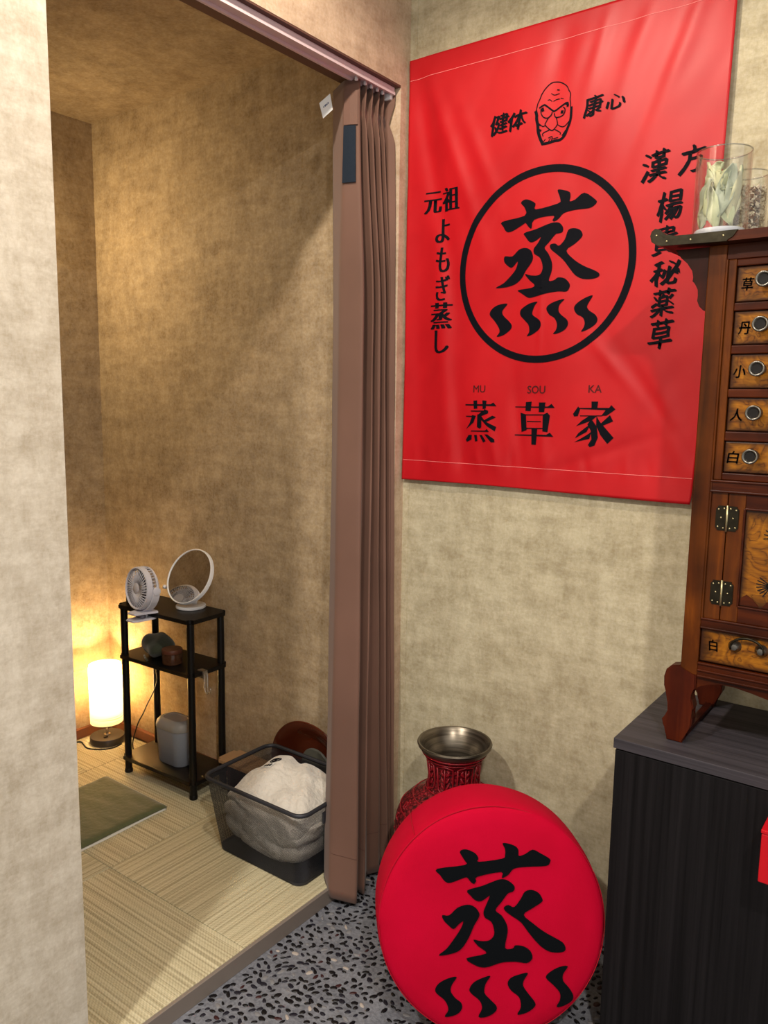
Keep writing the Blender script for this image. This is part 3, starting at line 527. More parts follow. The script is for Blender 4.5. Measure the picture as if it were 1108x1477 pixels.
# hem seam line near the bottom and the heading tape
bm = bmesh.new()
for zh, col0, col1 in ((7, 0, NU - 1),):
    row = NV - 5
    pts = [VV[row * NU + j] for j in range(0, NU)]
    nrm = Vector((0.62, -0.78, 0.0)) * 0.0012
    for j in range(len(pts) - 1):
        a, b = Vector(pts[j]) + nrm, Vector(pts[j + 1]) + nrm
        vs4 = [bm.verts.new(a), bm.verts.new(b), bm.verts.new(b - Vector((0, 0, .0016))), bm.verts.new(a - Vector((0, 0, .0016)))]; bm.faces.new(vs4)
me = bpy.data.meshes.new('hem_seam'); bm.to_mesh(me); bm.free(); link('hem_seam', me, cur, M['frame_brown'])
def onpanel(s, z, off=0.0016):
    """point on the flat leading panel: s 0..1 from leading edge to first fold"""
    i = max(0, min(NV - 1, int((2.232 - z) / (2.232 - 0.02) * NV))); j = 8 + s * 8; j0 = int(j)
    a = Vector(VV[i * NU + j0]); b = Vector(VV[i * NU + min(j0 + 1, NU - 1)]); p = a.lerp(b, j - j0); p.z = z - 0.02
    d = (Vector(VV[i * NU + 16]) - Vector(VV[i * NU + 8])).normalized(); n_ = Vector((d.y, -d.x, 0)); return p + n_ * off
bm = bmesh.new(); rows = []
for k in range(9):
    z = 2.118 - (2.118 - 1.975) * k / 8; rows.append([bm.verts.new(onpanel(s, z, 0.004)) for s in (0.0, 0.35, 0.72)])
for k in range(8):
    for j in range(2): bm.faces.new((rows[k][j], rows[k][j + 1], rows[k + 1][j + 1], rows[k + 1][j]))
o = frombm('tie_strap', bm, M['velcro'], cur); o['label'] = 'dark navy strap sewn to the leading edge'; m2 = o.modifiers.new('t', 'SOLIDIFY'); m2.thickness = 0.002
bm = bmesh.new(); rows = []
for k in range(5):
    z = 2.205 - 0.085 * k / 4; rows.append([bm.verts.new(onpanel(s, z, 0.006)) for s in (0.0, 0.4, 0.85)])
for k in range(4):
    for j in range(2): bm.faces.new((rows[k][j], rows[k][j + 1], rows[k + 1][j + 1], rows[k + 1][j]))
o = frombm('heading_flap', bm, M['curtain'], cur); m2 = o.modifiers.new('t', 'SOLIDIFY'); m2.thickness = 0.002
# small white care label at the leading edge
lab = fromdata('care_label', [(-0.110, -0.075, 2.150), (-0.084, -0.062, 2.172), (-0.078, -0.058, 2.133), (-0.101, -0.070, 2.112)], [(0, 1, 2, 3)], M['label'], cur)
m2 = lab.modifiers.new('t', 'SOLIDIFY'); m2.thickness = 0.001; lab['label'] = 'small white label with blue print'
lc = Vector((-0.0933, -0.0663, 2.142)); lu = Vector((0.026, 0.013, 0.022)).normalized(); lw = Vector((-0.3, -0.1, 1)).normalized(); ln_ = lu.cross(lw).normalized()
if ln_.y > 0: ln_ = -ln_
glyph('label_print', 'ADRA', 0.020, 0.011, lambda a, b: lc - lu * a - lw * (b - 0.006) + ln_ * 0.0012, M['blue_ink'], lab, 0.02)

# ================================================================= red banner
BXL, BXR0, BXR1, BZ0, BZ1 = 0.007, 0.8555, 0.828, 1.176, 2.325
def folds(x, z):
    """depth of the cloth in front of the wall"""
    s = 0.0
    def ridge(px, pz, ang, wdt, length, amp):
        ca, sa = math.cos(ang), math.sin(ang); dx, dz = x - px, z - pz; al = dx * ca + dz * sa; ac = -dx * sa + dz * ca
        return amp * math.exp(-(ac / wdt) ** 2) * math.exp(-(al / length) ** 2)
    s += ridge(0.16, 2.05, 1.95, 0.022, 0.22, 0.0048) + ridge(0.115, 1.95, 1.8, 0.028, 0.26, -0.0045) + ridge(0.235, 2.05, 2.0, 0.02, 0.13, 0.0030)
    s += ridge(0.64, 2.20, 1.25, 0.024, 0.20, 0.0028) + ridge(0.70, 2.14, 1.2, 0.026, 0.24, -0.0027) + ridge(0.76, 2.22, 1.2, 0.022, 0.2, 0.0028)
    s += ridge(0.56, 2.26, 1.3, 0.018, 0.12, 0.0030) + ridge(0.46, 2.27, 1.45, 0.03, 0.16, -0.0030)
    s += ridge(0.06, 1.50, 1.60, 0.040, 0.45, -0.0075) + ridge(0.145, 1.50, 1.66, 0.030, 0.38, 0.0060) + ridge(0.20, 1.33, 1.75, 0.03, 0.20, -0.0045)
    s += ridge(0.075, 2.10, 1.75, 0.030, 0.22, -0.0055)
    s += ridge(0.30, 1.30, 1.85, 0.016, 0.10, 0.0028) + ridge(0.38, 1.32, 1.7, 0.018, 0.12, -0.0030) + ridge(0.45, 1.30, 1.6, 0.015, 0.10, 0.0026)
    s += ridge(0.62, 1.50, 2.3, 0.014, 0.10, 0.0024) + ridge(0.72, 1.42, 2.2, 0.016, 0.16, -0.0024) + ridge(0.78, 1.34, 1.9, 0.025, 0.14, 0.0036)
    s += ridge(0.58, 1.27, 0.35, 0.015, 0.16, -0.0025) + ridge(0.43, 1.62, 1.57, 0.006, 0.10, 0.0012)
    for k in range(16):
        px = 0.05 + k * 0.052; s += ridge(px, 1.245, 1.57 + 0.25 * math.sin(k * 2.1), 0.011, 0.032, 0.0022 * math.sin(k * 1.7 + 0.6))
    n_ = noise.noise(Vector((x * 5.5 + z * 1.8, z * 2.4, 3.1))); s += 0.0042 * n_
    s += 0.0016 * noise.noise(Vector((x * 17 - z * 9, z * 8, 9.7)))
    fl = max(0.0, min(1.0, (z - BZ0) / 0.06)); ft = max(0.0, min(1.0, (BZ1 - z) / 0.06)); s *= 0.25 + 0.75 * min(fl, ft)
    s += 0.0012 * math.sin((z - BZ0) * 2.2) + 0.004 * max(0, 1 - (z - BZ0) / 0.4) ** 2
    return 0.0145 + s
def xr(z): return BXR1 + (BXR0 - BXR1) * min(1.0, max(0.0, (z - BZ0) / (BZ1 - BZ0))) ** 0.6
ban = empty('banner', (0.43, -0.006, BZ0), 'large red fabric banner with black calligraphy hanging on the plaster wall', 'banner')
BO = Vector((0.43, -0.006, BZ0))
def onban(x, z, off=0.0): return Vector((x, -folds(x, z) - off, z)) - BO
NX, NZ = 150, 200; V = []; F = []
for j in range(NZ + 1):
    z = BZ0 + (BZ1 - BZ0) * j / NZ
    for i in range(NX + 1):
        x = BXL + (xr(z) - BXL) * i / NX
        zz = z + (0.0025 * math.sin(x * 6) if j == 0 else 0)
        V.append(onban(x, zz))
for j in range(NZ):
    for i in range(NX): a = j * (NX + 1) + i; F.append((a, a + 1, a + NX + 2, a + NX + 1))
o = fromdata('cloth', V, F, M['satin'], ban, True); m2 = o.modifiers.new('t', 'SOLIDIFY'); m2.thickness = 0.0012; m2.offset = -1
for zs in (BZ1 - 0.052, BZ0 + 0.058):
    bm = bmesh.new(); prev = None
    for i in range(161):
        x = BXL + 0.003 + (xr(zs) - 0.006 - BXL) * i / 160; a = bm.verts.new(onban(x, zs + 0.0006, 0.0006)); b = bm.verts.new(onban(x, zs - 0.0006, 0.0006))
        if prev: bm.faces.new((prev[0], a, b, prev[1]))
        prev = (a, b)
    me = bpy.data.meshes.new('stitching'); bm.to_mesh(me); bm.free(); link('stitching', me, ban, M['thread'])
fb = lambda x, z: onban(x, z, 0.0011)
rx, rz, RR = 0.4265, 1.7465, 0.2415
V = []; F = []; n_ = 160
for k in range(n_):
    a = 2 * PI * k / n_
    for q in (RR, RR - 0.009, RR - 0.018): V.append(fb(rx + q * math.cos(a), rz + q * math.sin(a)))
for k in range(n_):
    k2 = (k + 1) % n_
    for q in (0, 1): F.append((k * 3 + q, k * 3 + q + 1, k2 * 3 + q + 1, k2 * 3 + q))
o = fromdata('printed_ring', V, F, M['ink'], ban)
flat_polys('printed_emblem', [round_poly(p) for p in BIG], fb, M['ink'], ban, 0.012)
for k in 'abc': flat_polys('printed_title', TIT[k], fb, M['ink'], ban, 0.012)
fq = []
for pts, wd in FACE:
    p2 = [(p.x, p.y) for p in smoothline([(a, b, 0) for a, b in pts], 3)]; fq += stroke_poly(p2, wd)
flat_polys('printed_face', fq, fb, M['ink'], ban, 0.012)
for c_, x, z, w_, h_ in CH:
    latin = c_ in ('MU', 'SOU', 'KA')
    hand = c_ in '健体康心漢方楊貴秘薬草'
    glyph('printed_letters' if latin else 'printed_character', c_, w_ * (0.86 if c_ in '元祖' else 1), h_, (lambda a, b, x=x, z=z: fb(x + a, z + b)), M['ink_red' if latin else 'ink'], ban, 0.008 if latin else (0.032 if hand else 0.034), 0.10 if hand else 0.0, 0.02, 'slant' if hand else ('round' if latin else 'upright'), -0.010 if hand else (0.0 if latin else -0.008))
# ================================================================= round red cushion
CC = Vector((.607, -.496, .2858)); az, ti, CT, CR = .658, .190, .186, .253
cn = Vector((math.sin(az) * math.cos(ti), -math.cos(az) * math.cos(ti), math.sin(ti))); cu_ = Vector((math.cos(az), math.sin(az), 0)); cw = cn.cross(cu_)
cush = empty('drum_cushion', (CC.x - .06, CC.y + .05, 0.0), 'thick round crimson drum cushion with black felt character, leaning by black cabinet', 'cushion')
CO = Vector(cush.location)
def cpt(a, b, d): return CC + cu_ * a + cw * b + cn * d - CO
prof = [(0.0, 0.003), (0.08, 0.0028), (0.16, 0.002), (0.21, 0.0), (0.236, -0.004), (0.2435, -0.008), (0.2455, -0.0105), (0.249, -0.020), (0.2520, -0.045), (0.2530, -0.093), (0.2520, -0.140), (0.249, -0.166), (0.2455, -0.1755), (0.236, -0.182), (0.16, -0.186), (0.0, -0.187)]
def sag(a, b, d):
    q = math.hypot(a, b) / CR; dd = 0.0
    if d > -0.03: dd += 0.0040 * noise.noise(Vector((a * 8, b * 8, 1.0))) * min(1, q * 3) * (1 if q < 0.93 else 0.3)
    g = 1 + 0.018 * noise.noise(Vector((math.atan2(b, a) * 1.4, d * 6, 4.0))) * (q > 0.9)
    return a * g, b * g, d + dd
N_ = 120; V = []; F = []
for (rr, d) in prof:
    for k in range(N_):
        t_ = 2 * PI * k / N_; V.append(cpt(*sag(rr * math.cos(t_), rr * math.sin(t_), d)))
for i in range(len(prof) - 1):
    for k in range(N_): F.append((i * N_ + k, i * N_ + (k + 1) % N_, (i + 1) * N_ + (k + 1) % N_, (i + 1) * N_ + k))
bm = bmesh.new(); vs_ = [bm.verts.new(v) for v in V]
for q in F: bm.faces.new([vs_[i] for i in q])
bmesh.ops.remove_doubles(bm, verts=bm.verts, dist=1e-5); frombm('cover', bm, M['canvas'], cush, True)
bm = bmesh.new(); tube_to(bm, [cpt(0.2462 * math.cos(2 * PI * k / 120), 0.2462 * math.sin(2 * PI * k / 120), -0.0098) for k in range(121)], 0.0011, 5, False)
for aa in (2.32, 0.72, -1.9):
    tube_to(bm, [cpt(rr * math.cos(aa), rr * math.sin(aa), d) for rr, d in prof[7:12]], 0.0010, 5)
frombm('seam', bm, plain('seam_red', 'a3001f', 0.9), cush, True)
def con(a, b):
    a2, b2, d = sag(a, b, 0.0)
    q = math.hypot(a, b); dd = 0.003 if q < .08 else 0.003 - 0.003 * (q - .08) / .13 if q < .21 else -0.004 * (q - .21) / .026
    return cpt(a, b, d + dd + 0.0018)
o = flat_polys('felt_character', [round_poly(p) for p in CG[:4]], con, M['felt'], cush, 0.012); m2 = o.modifiers.new('t', 'SOLIDIFY'); m2.thickness = 0.0015; m2.offset = 0
for p in CG[4:]:
    o = flat_polys('felt_flame', [round_poly(p)], con, M['felt'], cush, 0.012); m2 = o.modifiers.new('t', 'SOLIDIFY'); m2.thickness = 0.0015; m2.offset = 0

# ================================================================= lacquer vase
va = empty('lacquer_vase', (0.305, -0.172, 0.0), 'carved red lacquer vase with flared metal mouth behind the round cushion', 'vase')
pr = [(0.085, 0.0), (0.088, 0.012), (0.080, 0.03), (0.095, 0.07), (0.128, 0.14), (0.150, 0.21), (0.157, 0.262), (0.150, 0.302), (0.128, 0.336), (0.100, 0.357), (0.078, 0.372), (0.068, 0.392), (0.0655, 0.420), (0.068, 0.445), (0.078, 0.468), (0.092, 0.486)]
pr = [(p.x, p.y) for p in smoothline([(a, b, 0) for a, b in pr], 3)]
lathe('body', pr, M['lacquer'], va, 72, cap=False)
lathe('rim', [(0.0915, 0.485), (0.0985, 0.494), (0.1005, 0.500), (0.0985, 0.504), (0.094, 0.503), (0.085, 0.492), (0.074, 0.470), (0.064, 0.445), (0.0605, 0.42), (0.063, 0.392), (0.074, 0.37), (0.10, 0.34), (0.12, 0.30), (0.0, 0.28)], M['vase_metal'], va, 72, cap=False)
def vr(z):
    for (r0, z0), (r1, z1) in zip(pr, pr[1:]):
        if z0 <= z <= z1: return r0 + (r1 - r0) * (z - z0) / (z1 - z0 + 1e-9)
    return 0.07
def vp(a, z, o_=0.0015): q = vr(z) + o_; return (q * math.cos(a), q * math.sin(a), z)
for z in (0.478, 0.466, 0.378, 0.352, 0.318, 0.225):
    tube('ridge_band', [vp(2 * PI * k / 60, z) for k in range(61)], 0.0016, M['lacquer_ridge'], va, 5)
for k in range(8):
    a0 = 2 * PI * k / 8 + 0.2; h_ = 0.30
    pts = [vp(a0 - h_, 0.455), vp(a0 - h_ * 1.05, 0.41), vp(a0 - h_ * .9, 0.392), vp(a0 - h_ * .45, 0.386), vp(a0, 0.380), vp(a0 + h_ * .45, 0.386), vp(a0 + h_ * .9, 0.392), vp(a0 + h_ * 1.05, 0.41), vp(a0 + h_, 0.455), vp(a0, 0.462), vp(a0 - h_, 0.455)]
    bm = bmesh.new(); tube_to(bm, pts, 0.0022, 5)
    tube_to(bm, [vp(a0, 0.388), vp(a0, 0.452)], 0.0018, 5)
    for sg in (-1, 1):
        for zz in (0.395, 0.412, 0.43): tube_to(bm, [vp(a0, zz), vp(a0 + sg * 0.09, zz + 0.006), vp(a0 + sg * 0.17, zz + 0.017)], [0.0018, 0.0034, 0.0012], 5)
        tube_to(bm, [vp(a0 + sg * 0.10, 0.43), vp(a0 + sg * 0.16, 0.44), vp(a0 + sg * 0.10, 0.45)], [0.0015, 0.003, 0.001], 5)
    frombm('carved_panel', bm, M['lacquer_ridge'], va, True)
bm = bmesh.new()
for k in range(90):
    a0 = R_.uniform(0, 2 * PI); z0 = R_.uniform(0.10, 0.345)
    if abs(z0 - 0.318) < 0.01: continue
    cxs = [vp(a0 + 0.07 * s * math.cos(s * 1.4) / 3, z0 + 0.012 * math.sin(s * 1.4) * s / 3) for s in range(5)]
    tube_to(bm, cxs, [0.0012, 0.0022, 0.0026, 0.002, 0.001], 5)
frombm('carved_scrolls', bm, M['lacquer_ridge'], va, True)['kind'] = 'stuff'
# ================================================================= black cabinet
cb = empty('low_cabinet', (1.05, -0.18, 0.0), 'black ash-veneer low cabinet carrying the wooden medicine chest', 'cabinet')
def P(name, x0, x1, y0, y1, z0, z1, mat, par, bev=0.0, seg=2):
    L = par.location if par.parent is None else par.location + par.parent.location
    return box(name, x0 - L.x, x1 - L.x, y0 - L.y, y1 - L.y, z0 - L.z, z1 - L.z, M[mat], par, bev, seg)
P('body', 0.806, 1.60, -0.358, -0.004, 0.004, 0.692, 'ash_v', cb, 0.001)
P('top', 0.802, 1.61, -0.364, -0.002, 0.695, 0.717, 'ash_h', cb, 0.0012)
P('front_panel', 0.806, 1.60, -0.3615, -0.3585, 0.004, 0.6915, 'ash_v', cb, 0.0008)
P('plinth', 0.83, 1.58, -0.34, -0.01, 0.0, 0.004, 'black', cb)
rb = empty('red_box', (1.165, -0.41, 0.56), 'glossy red box fixed to the front of the black cabinet', 'box')
P('body', 1.107, 1.225, -0.450, -0.3625, 0.560, 0.652, 'red_box', rb, 0.002)
P('lid', 1.106, 1.226, -0.451, -0.3625, 0.6525, 0.660, 'red_box', rb, 0.0015)

# ================================================================= medicine chest
YF = -0.302
ch = empty('medicine_chest', (1.126, -0.165, 0.717), 'tall wooden medicine chest with small carved drawers and curled top', 'chest')
CL = Vector(ch.location)
XL, XR_ = 0.909, 1.343
def CP(name, x0, x1, y0, y1, z0, z1, mat, par=None, bev=0.0012, seg=2):
    return box(name, x0 - CL.x, x1 - CL.x, y0 - CL.y, y1 - CL.y, z0 - CL.z, z1 - CL.z, M[mat], par or ch, bev, seg)
for x0, x1 in ((XL, XL + 0.033), (XR_ - 0.033, XR_)):
    CP('corner_post', x0, x1, YF, YF + 0.03, 0.865, 1.700, 'chest_v', None, 0.002)
    CP('corner_post', x0, x1, -0.06, -0.03, 0.865, 1.700, 'chest_v', None, 0.002)
CP('side_panel', XL + 0.003, XL + 0.013, YF + 0.03, -0.06, 0.87, 1.70, 'chest_v')
CP('side_panel', XR_ - 0.013, XR_ - 0.003, YF + 0.03, -0.06, 0.87, 1.70, 'chest_v')
CP('back_panel', XL + 0.02, XR_ - 0.02, -0.045, -0.035, 0.87, 1.70, 'chest_dark')
IL, IR = XL + 0.033, XR_ - 0.033
def bead(x0, x1, z, zt=0.0022): return CP('bead', x0, x1, YF - 0.004, YF + 0.004, z - zt, z + zt, 'chest_h', None, 0.0015)
CP('carcass', IL, IR, YF + 0.014, -0.05, 0.872, 1.69, 'chest_dark', None, 0)
CP('frieze', IL, IR, YF + 0.002, YF + 0.014, 1.672, 1.700, 'chest_h')
CP('rail', IL, IR, YF - 0.001, YF + 0.014, 1.238, 1.258, 'chest_h')
bead(IL, IR, 1.258); bead(IL, IR, 1.2385)
CP('rail', IL, IR, YF - 0.001, YF + 0.014, 0.966, 0.984, 'chest_h'); bead(IL, IR, 0.984); bead(IL, IR, 0.966)
CP('rail', IL, IR, YF - 0.001, YF + 0.014, 0.866, 0.893, 'chest_h'); bead(IL, IR, 0.892); bead(IL, IR, 0.878); bead(IL, IR, 0.866)
for s, xx in ((1, IL + 0.0018), (-1, IR - 0.0018)): CP('upright_bead', xx - 0.0018, xx + 0.0018, YF - 0.003, YF + 0.004, 0.984, 1.672, 'chest_v', None, 0.0012)
# drawer grid
rows = [(1.593, 1.658), (1.515, 1.577), (1.434, 1.498), (1.354, 1.417), (1.275, 1.335)]
cols = [(0.961, 1.065), (1.077, 1.175), (1.187, 1.291)]
CP('drawer_stile', IL + 0.003, 0.960, YF + 0.002, YF + 0.014, 1.260, 1.672, 'chest_v', None, 0.002); CP('drawer_stile', 1.292, IR - 0.003, YF + 0.002, YF + 0.014, 1.260, 1.672, 'chest_v', None, 0.002)
CP('drawer_stile', 1.066, 1.076, YF + 0.003, YF + 0.014, 1.260, 1.672, 'chest_v'); CP('drawer_stile', 1.176, 1.186, YF + 0.003, YF + 0.014, 1.260, 1.672, 'chest_v')
zr = [1.672] + [v for q in rows for v in (q[1], q[0])] + [1.260]
for k in range(0, len(zr), 2): CP('drawer_rail', 0.960, 1.292, YF + 0.0025, YF + 0.014, zr[k + 1] + 0.0005, zr[k] - 0.0005, 'chest_h', None, 0.002)
signs = '草丹小人白'
KN = lathe_data([(0.0, 0.022), (0.0080, 0.023), (0.0098, 0.0275), (0.0125, 0.0305), (0.0142, 0.0285), (0.0145, 0.025), (0.0125, 0.020), (0.0078, 0.015), (0.0066, 0.010), (0.0085, 0.004), (0.0115, 0.001), (0.0115, 0.0)], 20)
def knob_mesh():
    bm = bmesh.new(); V, F = KN
    vs_ = [bm.verts.new((x, -z, y)) for x, y, z in V]
    for q in F:
        if len(q) == 4:
            try: bm.faces.new([vs_[i] for i in q])
            except ValueError: pass
    bmesh.ops.remove_doubles(bm, verts=bm.verts, dist=1e-6); bmesh.ops.recalc_face_normals(bm, faces=bm.faces)
    me = bpy.data.meshes.new('knob'); bm.to_mesh(me); bm.free(); me.materials.append(M['steel'])
    for p in me.polygons: p.use_smooth = True
    return me
km = knob_mesh()
for c_, (x0, x1) in enumerate(cols):
    for k, (z0, z1) in enumerate(rows):
        xc, zc = (x0 + x1) / 2, (z0 + z1) / 2
        d = CP('drawer', x0 + 0.0008, x1 - 0.0008, YF + 0.005, YF + 0.024, z0 + 0.0008, z1 - 0.0008, 'burl', None, 0.002)
        kb = bpy.data.objects.new('knob', km); C.objects.link(kb); kb.parent = d; kb.location = (xc - CL.x, YF + 0.005 - CL.y, zc + 0.004 - CL.z)
        kh = lathe('knob_hollow', [(0.0, 0.0), (0.0088, 0.0)], M['groove'], d, 16, mt=Matrix.Translation((xc - CL.x, YF - 0.0205 - CL.y, zc + 0.004 - CL.z)) @ Matrix.Rotation(PI / 2, 4, 'X'), cap=False)
        xl = x0 + 0.020 - (0.003 if k > 1 else 0)
        glyph('carved_character', signs[k], 0.021, 0.023, (lambda a, b, xc=xl, zc=zc: (xc + a - CL.x, YF + 0.0042 - CL.y, zc + b - CL.z)), M['groove'], d, 0.02, 0.1)
        glyph('carved_character', '方参花八参'[k], 0.018, 0.023, (lambda a, b, xc=x1 - 0.018, zc=zc: (xc + a - CL.x, YF + 0.0042 - CL.y, zc + b - CL.z)), M['groove'], d, 0.02, 0.1) if k in (3,) else None
# doors
CP('door_post', IL + 0.003, 0.975, YF + 0.002, YF + 0.014, 0.985, 1.237, 'chest_v', None, 0.001); CP('door_post', 1.277, IR - 0.003, YF + 0.002, YF + 0.014, 0.985, 1.237, 'chest_v', None, 0.001)
def hinge(par, xc, zc):
    g = []
    for s in (-1, 1):
        a0, a1 = (xc + s * 0.002, xc + s * 0.021)
        lo, hi = min(a0, a1), max(a0, a1)
        c1 = 0.004; o_in, o_out = (hi, lo) if s < 0 else (lo, hi)
        poly = [(o_in, -0.024), (o_out - s * c1, -0.024), (o_out - s * c1, -0.021), (o_out, -0.018), (o_out, 0.018), (o_out - s * c1, 0.021), (o_out - s * c1, 0.024), (o_in, 0.024)]
        pl = prism('hinge_plate', [(a - CL.x, zc + b - CL.z) for a, b in poly], YF - 0.0005 - CL.y, YF + 0.003 - CL.y, M['brass'], par, 0.0007)
        bm = bmesh.new()
        for nx, nz in ((0.006, 0.019), (0.016, 0.017), (0.011, 0.001), (0.016, -0.017), (0.006, -0.019)):
            b = bmesh.new(); bmesh.ops.create_uvsphere(b, u_segments=8, v_segments=5, radius=0.0017)
            for v in b.verts: v.co = Vector((v.co.x + xc + s * nx - CL.x, v.co.y * 0.6 + YF - 0.0008 - CL.y, v.co.z + zc + nz - CL.z))
            mm = bpy.data.meshes.new('t'); b.to_mesh(mm); b.free(); bm.from_mesh(mm); bpy.data.meshes.remove(mm)
        frombm('nails', bm, M['brass_light'], par, True)
    tube('hinge_pin', [(xc - CL.x, YF - 0.0012 - CL.y, zc - 0.0255 - CL.z), (xc - CL.x, YF - 0.0012 - CL.y, zc + 0.0255 - CL.z)], 0.0022, M['brass_light'], par, 8)
for x0, x1, s in ((0.9765, 1.1255, 1), (1.1265, 1.2755, -1)):
    d = CP('door', x0, x1, YF + 0.009, YF + 0.024, 0.986, 1.236, 'chest_dark', None, 0.001)
    fx0, fx1, fz0, fz1 = x0 + 0.031, x1 - 0.031, 1.018, 1.208
    CP('door_stile', x0, fx0, YF + 0.002, YF + 0.012, 0.986, 1.236, 'chest_v', d); CP('door_stile', fx1, x1, YF + 0.002, YF + 0.012, 0.986, 1.236, 'chest_v', d)
    CP('door_rail', fx0, fx1, YF + 0.002, YF + 0.012, 0.986, fz0, 'chest_h', d); CP('door_rail', fx0, fx1, YF + 0.002, YF + 0.012, fz1, 1.236, 'chest_h', d)
    for q in ((fx0 - .002, fx0 + .0015, fz0, fz1), (fx1 - .0015, fx1 + .002, fz0, fz1), (fx0, fx1, fz0 - .002, fz0 + .0015), (fx0, fx1, fz1 - .0015, fz1 + .002)):
        CP('panel_bead', q[0], q[1], YF - 0.001, YF + 0.006, q[2], q[3], 'chest_h', d, 0.001)
    CP('carved_panel', fx0 + 0.001, fx1 - 0.001, YF + 0.005, YF + 0.0095, fz0 + 0.001, fz1 - 0.001, 'burl', d, 0.001)
    cx = (fx0 + fx1) / 2; yy = YF + 0.0046 - CL.y
    mk = lambda pts, wd: stroke_poly([(p.x, p.y) for p in smoothline([(cx + a - CL.x, 1.113 + b - CL.z, 0) for a, b in pts], 3)], wd)
    qs = []
    for k in range(7): a = 2.5 + k * 0.28; qs += mk([(0.012, -0.048), (0.012 + 0.026 * math.cos(a), -0.048 + 0.024 * math.sin(a))], 0.0022)
    for k in range(5): a = 1.9 + k * 0.35; qs += mk([(0.016, 0.045), (0.016 + 0.024 * math.cos(a), 0.045 + 0.024 * math.sin(a))], 0.0022)
    qs += mk([(0.012, -0.05), (0.018, -0.01), (0.012, 0.02), (0.016, 0.05)], 0.002)
    flat_polys('carved_lines', qs, lambda a, b: (a, yy, b), M['groove'], d, 0.02)
    rk = [[(cx + a - CL.x, 1.113 + b - CL.z) for a, b in q] for q in ([(-0.042, -0.092), (-0.040, -0.078), (-0.030, -0.070), (-0.020, -0.076), (-0.010, -0.086), (-0.006, -0.092)], [(-0.002, -0.092), (0.006, -0.080), (0.020, -0.074), (0.034, -0.084), (0.038, -0.092)])]
    for q in rk: prism('carved_rock', q, YF + 0.0035 - CL.y, YF + 0.006 - CL.y, M['chest_h'], d, 0.0006)
    hx = x0 if s > 0 else x1
    for zc in (1.187, 1.040): hinge(d, hx, zc)
# bottom drawers
for x0, x1, first in ((IL + 0.001, 1.120, True), (1.132, IR - 0.001, False)):
    d = CP('drawer', x0, x1, YF + 0.004, YF + 0.024, 0.896, 0.963, 'burl', None, 0.002)
    xc = (x0 + x1) / 2
    glyph('carved_character', '白', 0.017, 0.023, lambda a, b: (x0 + 0.025 + a - CL.x, YF + 0.0032 - CL.y, 0.932 + b - CL.z), M['groove'], d, 0.02, -0.1)
    for s in (-1, 1):
        lathe('handle_rosette', [(0.0, 0.012), (0.006, 0.011), (0.0095, 0.007), (0.0115, 0.0015), (0.0125, 0.0)], M['steel'], d, 16, mt=Matrix.Translation((xc + s * 0.024 - CL.x, YF + 0.004 - CL.y, 0.938 - CL.z)) @ Matrix.Rotation(PI / 2, 4, 'X'))
    pts = [(xc + 0.030 * math.cos(a) - CL.x, YF - 0.008 - CL.y, 0.938 + 0.022 * math.sin(a) - CL.z) for a in [PI * (1.06 - 1.12 * k / 14) for k in range(15)]]
    tube('handle', pts, [0.0017 + 0.001 * math.sin(PI * k / 14) for k in range(15)], M['brass'], d, 8)
CP('drawer_divider', 1.1205, 1.1315, YF, YF + 0.014, 0.893, 0.966, 'chest_v')
# top board with curled ends and metal corners
bl = [(0.830, 1.7035), (0.822, 1.7055), (0.8115, 1.713), (0.8085, 1.7215), (0.811, 1.7300), (0.8175, 1.7345), (0.8250, 1.7325), (0.831, 1.7265), (0.839, 1.7205), (0.853, 1.7178), (0.880, 1.717)]
mir = lambda q: [(2 * 1.126 - a, b) for a, b in q][::-1]
outline = [(0.945, 1.700)] + bl + [(2 * 1.126 - a, b) for a, b in bl[::-1]] + [(2 * 1.126 - 0.945, 1.700)]
prism('top_board', [(a - CL.x, b - CL.z) for a, b in outline], -0.334 - CL.y, -0.032 - CL.y, M['chest_h'], ch, 0.001)
for m_ in (False, True):
    q = [(0.948, 1.6990), (0.940, 1.6995)] + [(a - 0.0012 if a < .85 else a, b + (0.0012 if b > 1.715 else -0.0012)) for a, b in bl] + [(0.958, 1.7182), (0.966, 1.7182), (0.962, 1.712), (0.958, 1.706), (0.950, 1.703)]
    if m_: q = mir(q)
    o = prism('metal_corner', [(a - CL.x, b - CL.z) for a, b in q], -0.3365 - CL.y, -0.318 - CL.y, M['brass'], ch, 0.0006)
    bm = bmesh.new()
    for nx, nz in ((0.820, 1.7225), (0.840, 1.710), (0.884, 1.7085), (0.942, 1.7095)):
        if m_: nx = 2 * 1.126 - nx
        b = bmesh.new(); bmesh.ops.create_uvsphere(b, u_segments=8, v_segments=5, radius=0.0019)
        for v in b.verts: v.co = Vector((v.co.x + nx - CL.x, v.co.y * 0.6 - 0.3372 - CL.y, v.co.z + nz - CL.z))
        mm = bpy.data.meshes.new('t'); b.to_mesh(mm); b.free(); bm.from_mesh(mm); bpy.data.meshes.remove(mm)
    frombm('nails', bm, M['brass_light'], o, True)
wing = [(0.909, 1.6995), (0.845, 1.6995), (0.856, 1.684), (0.869, 1.672), (0.880, 1.658), (0.8825, 1.647), (0.8805, 1.638), (0.888, 1.631), (0.8925, 1.622), (0.8935, 1.612), (0.8915, 1.601), (0.896, 1.590), (0.903, 1.583), (0.909, 1.580)]
for m_ in (False, True):
    q = wing if not m_ else mir(wing)
    prism('wing_bracket', [(a - CL.x, b - CL.z) for a, b in q], YF + 0.006 - CL.y, YF + 0.022 - CL.y, M['chest_dark'], ch, 0.0012)
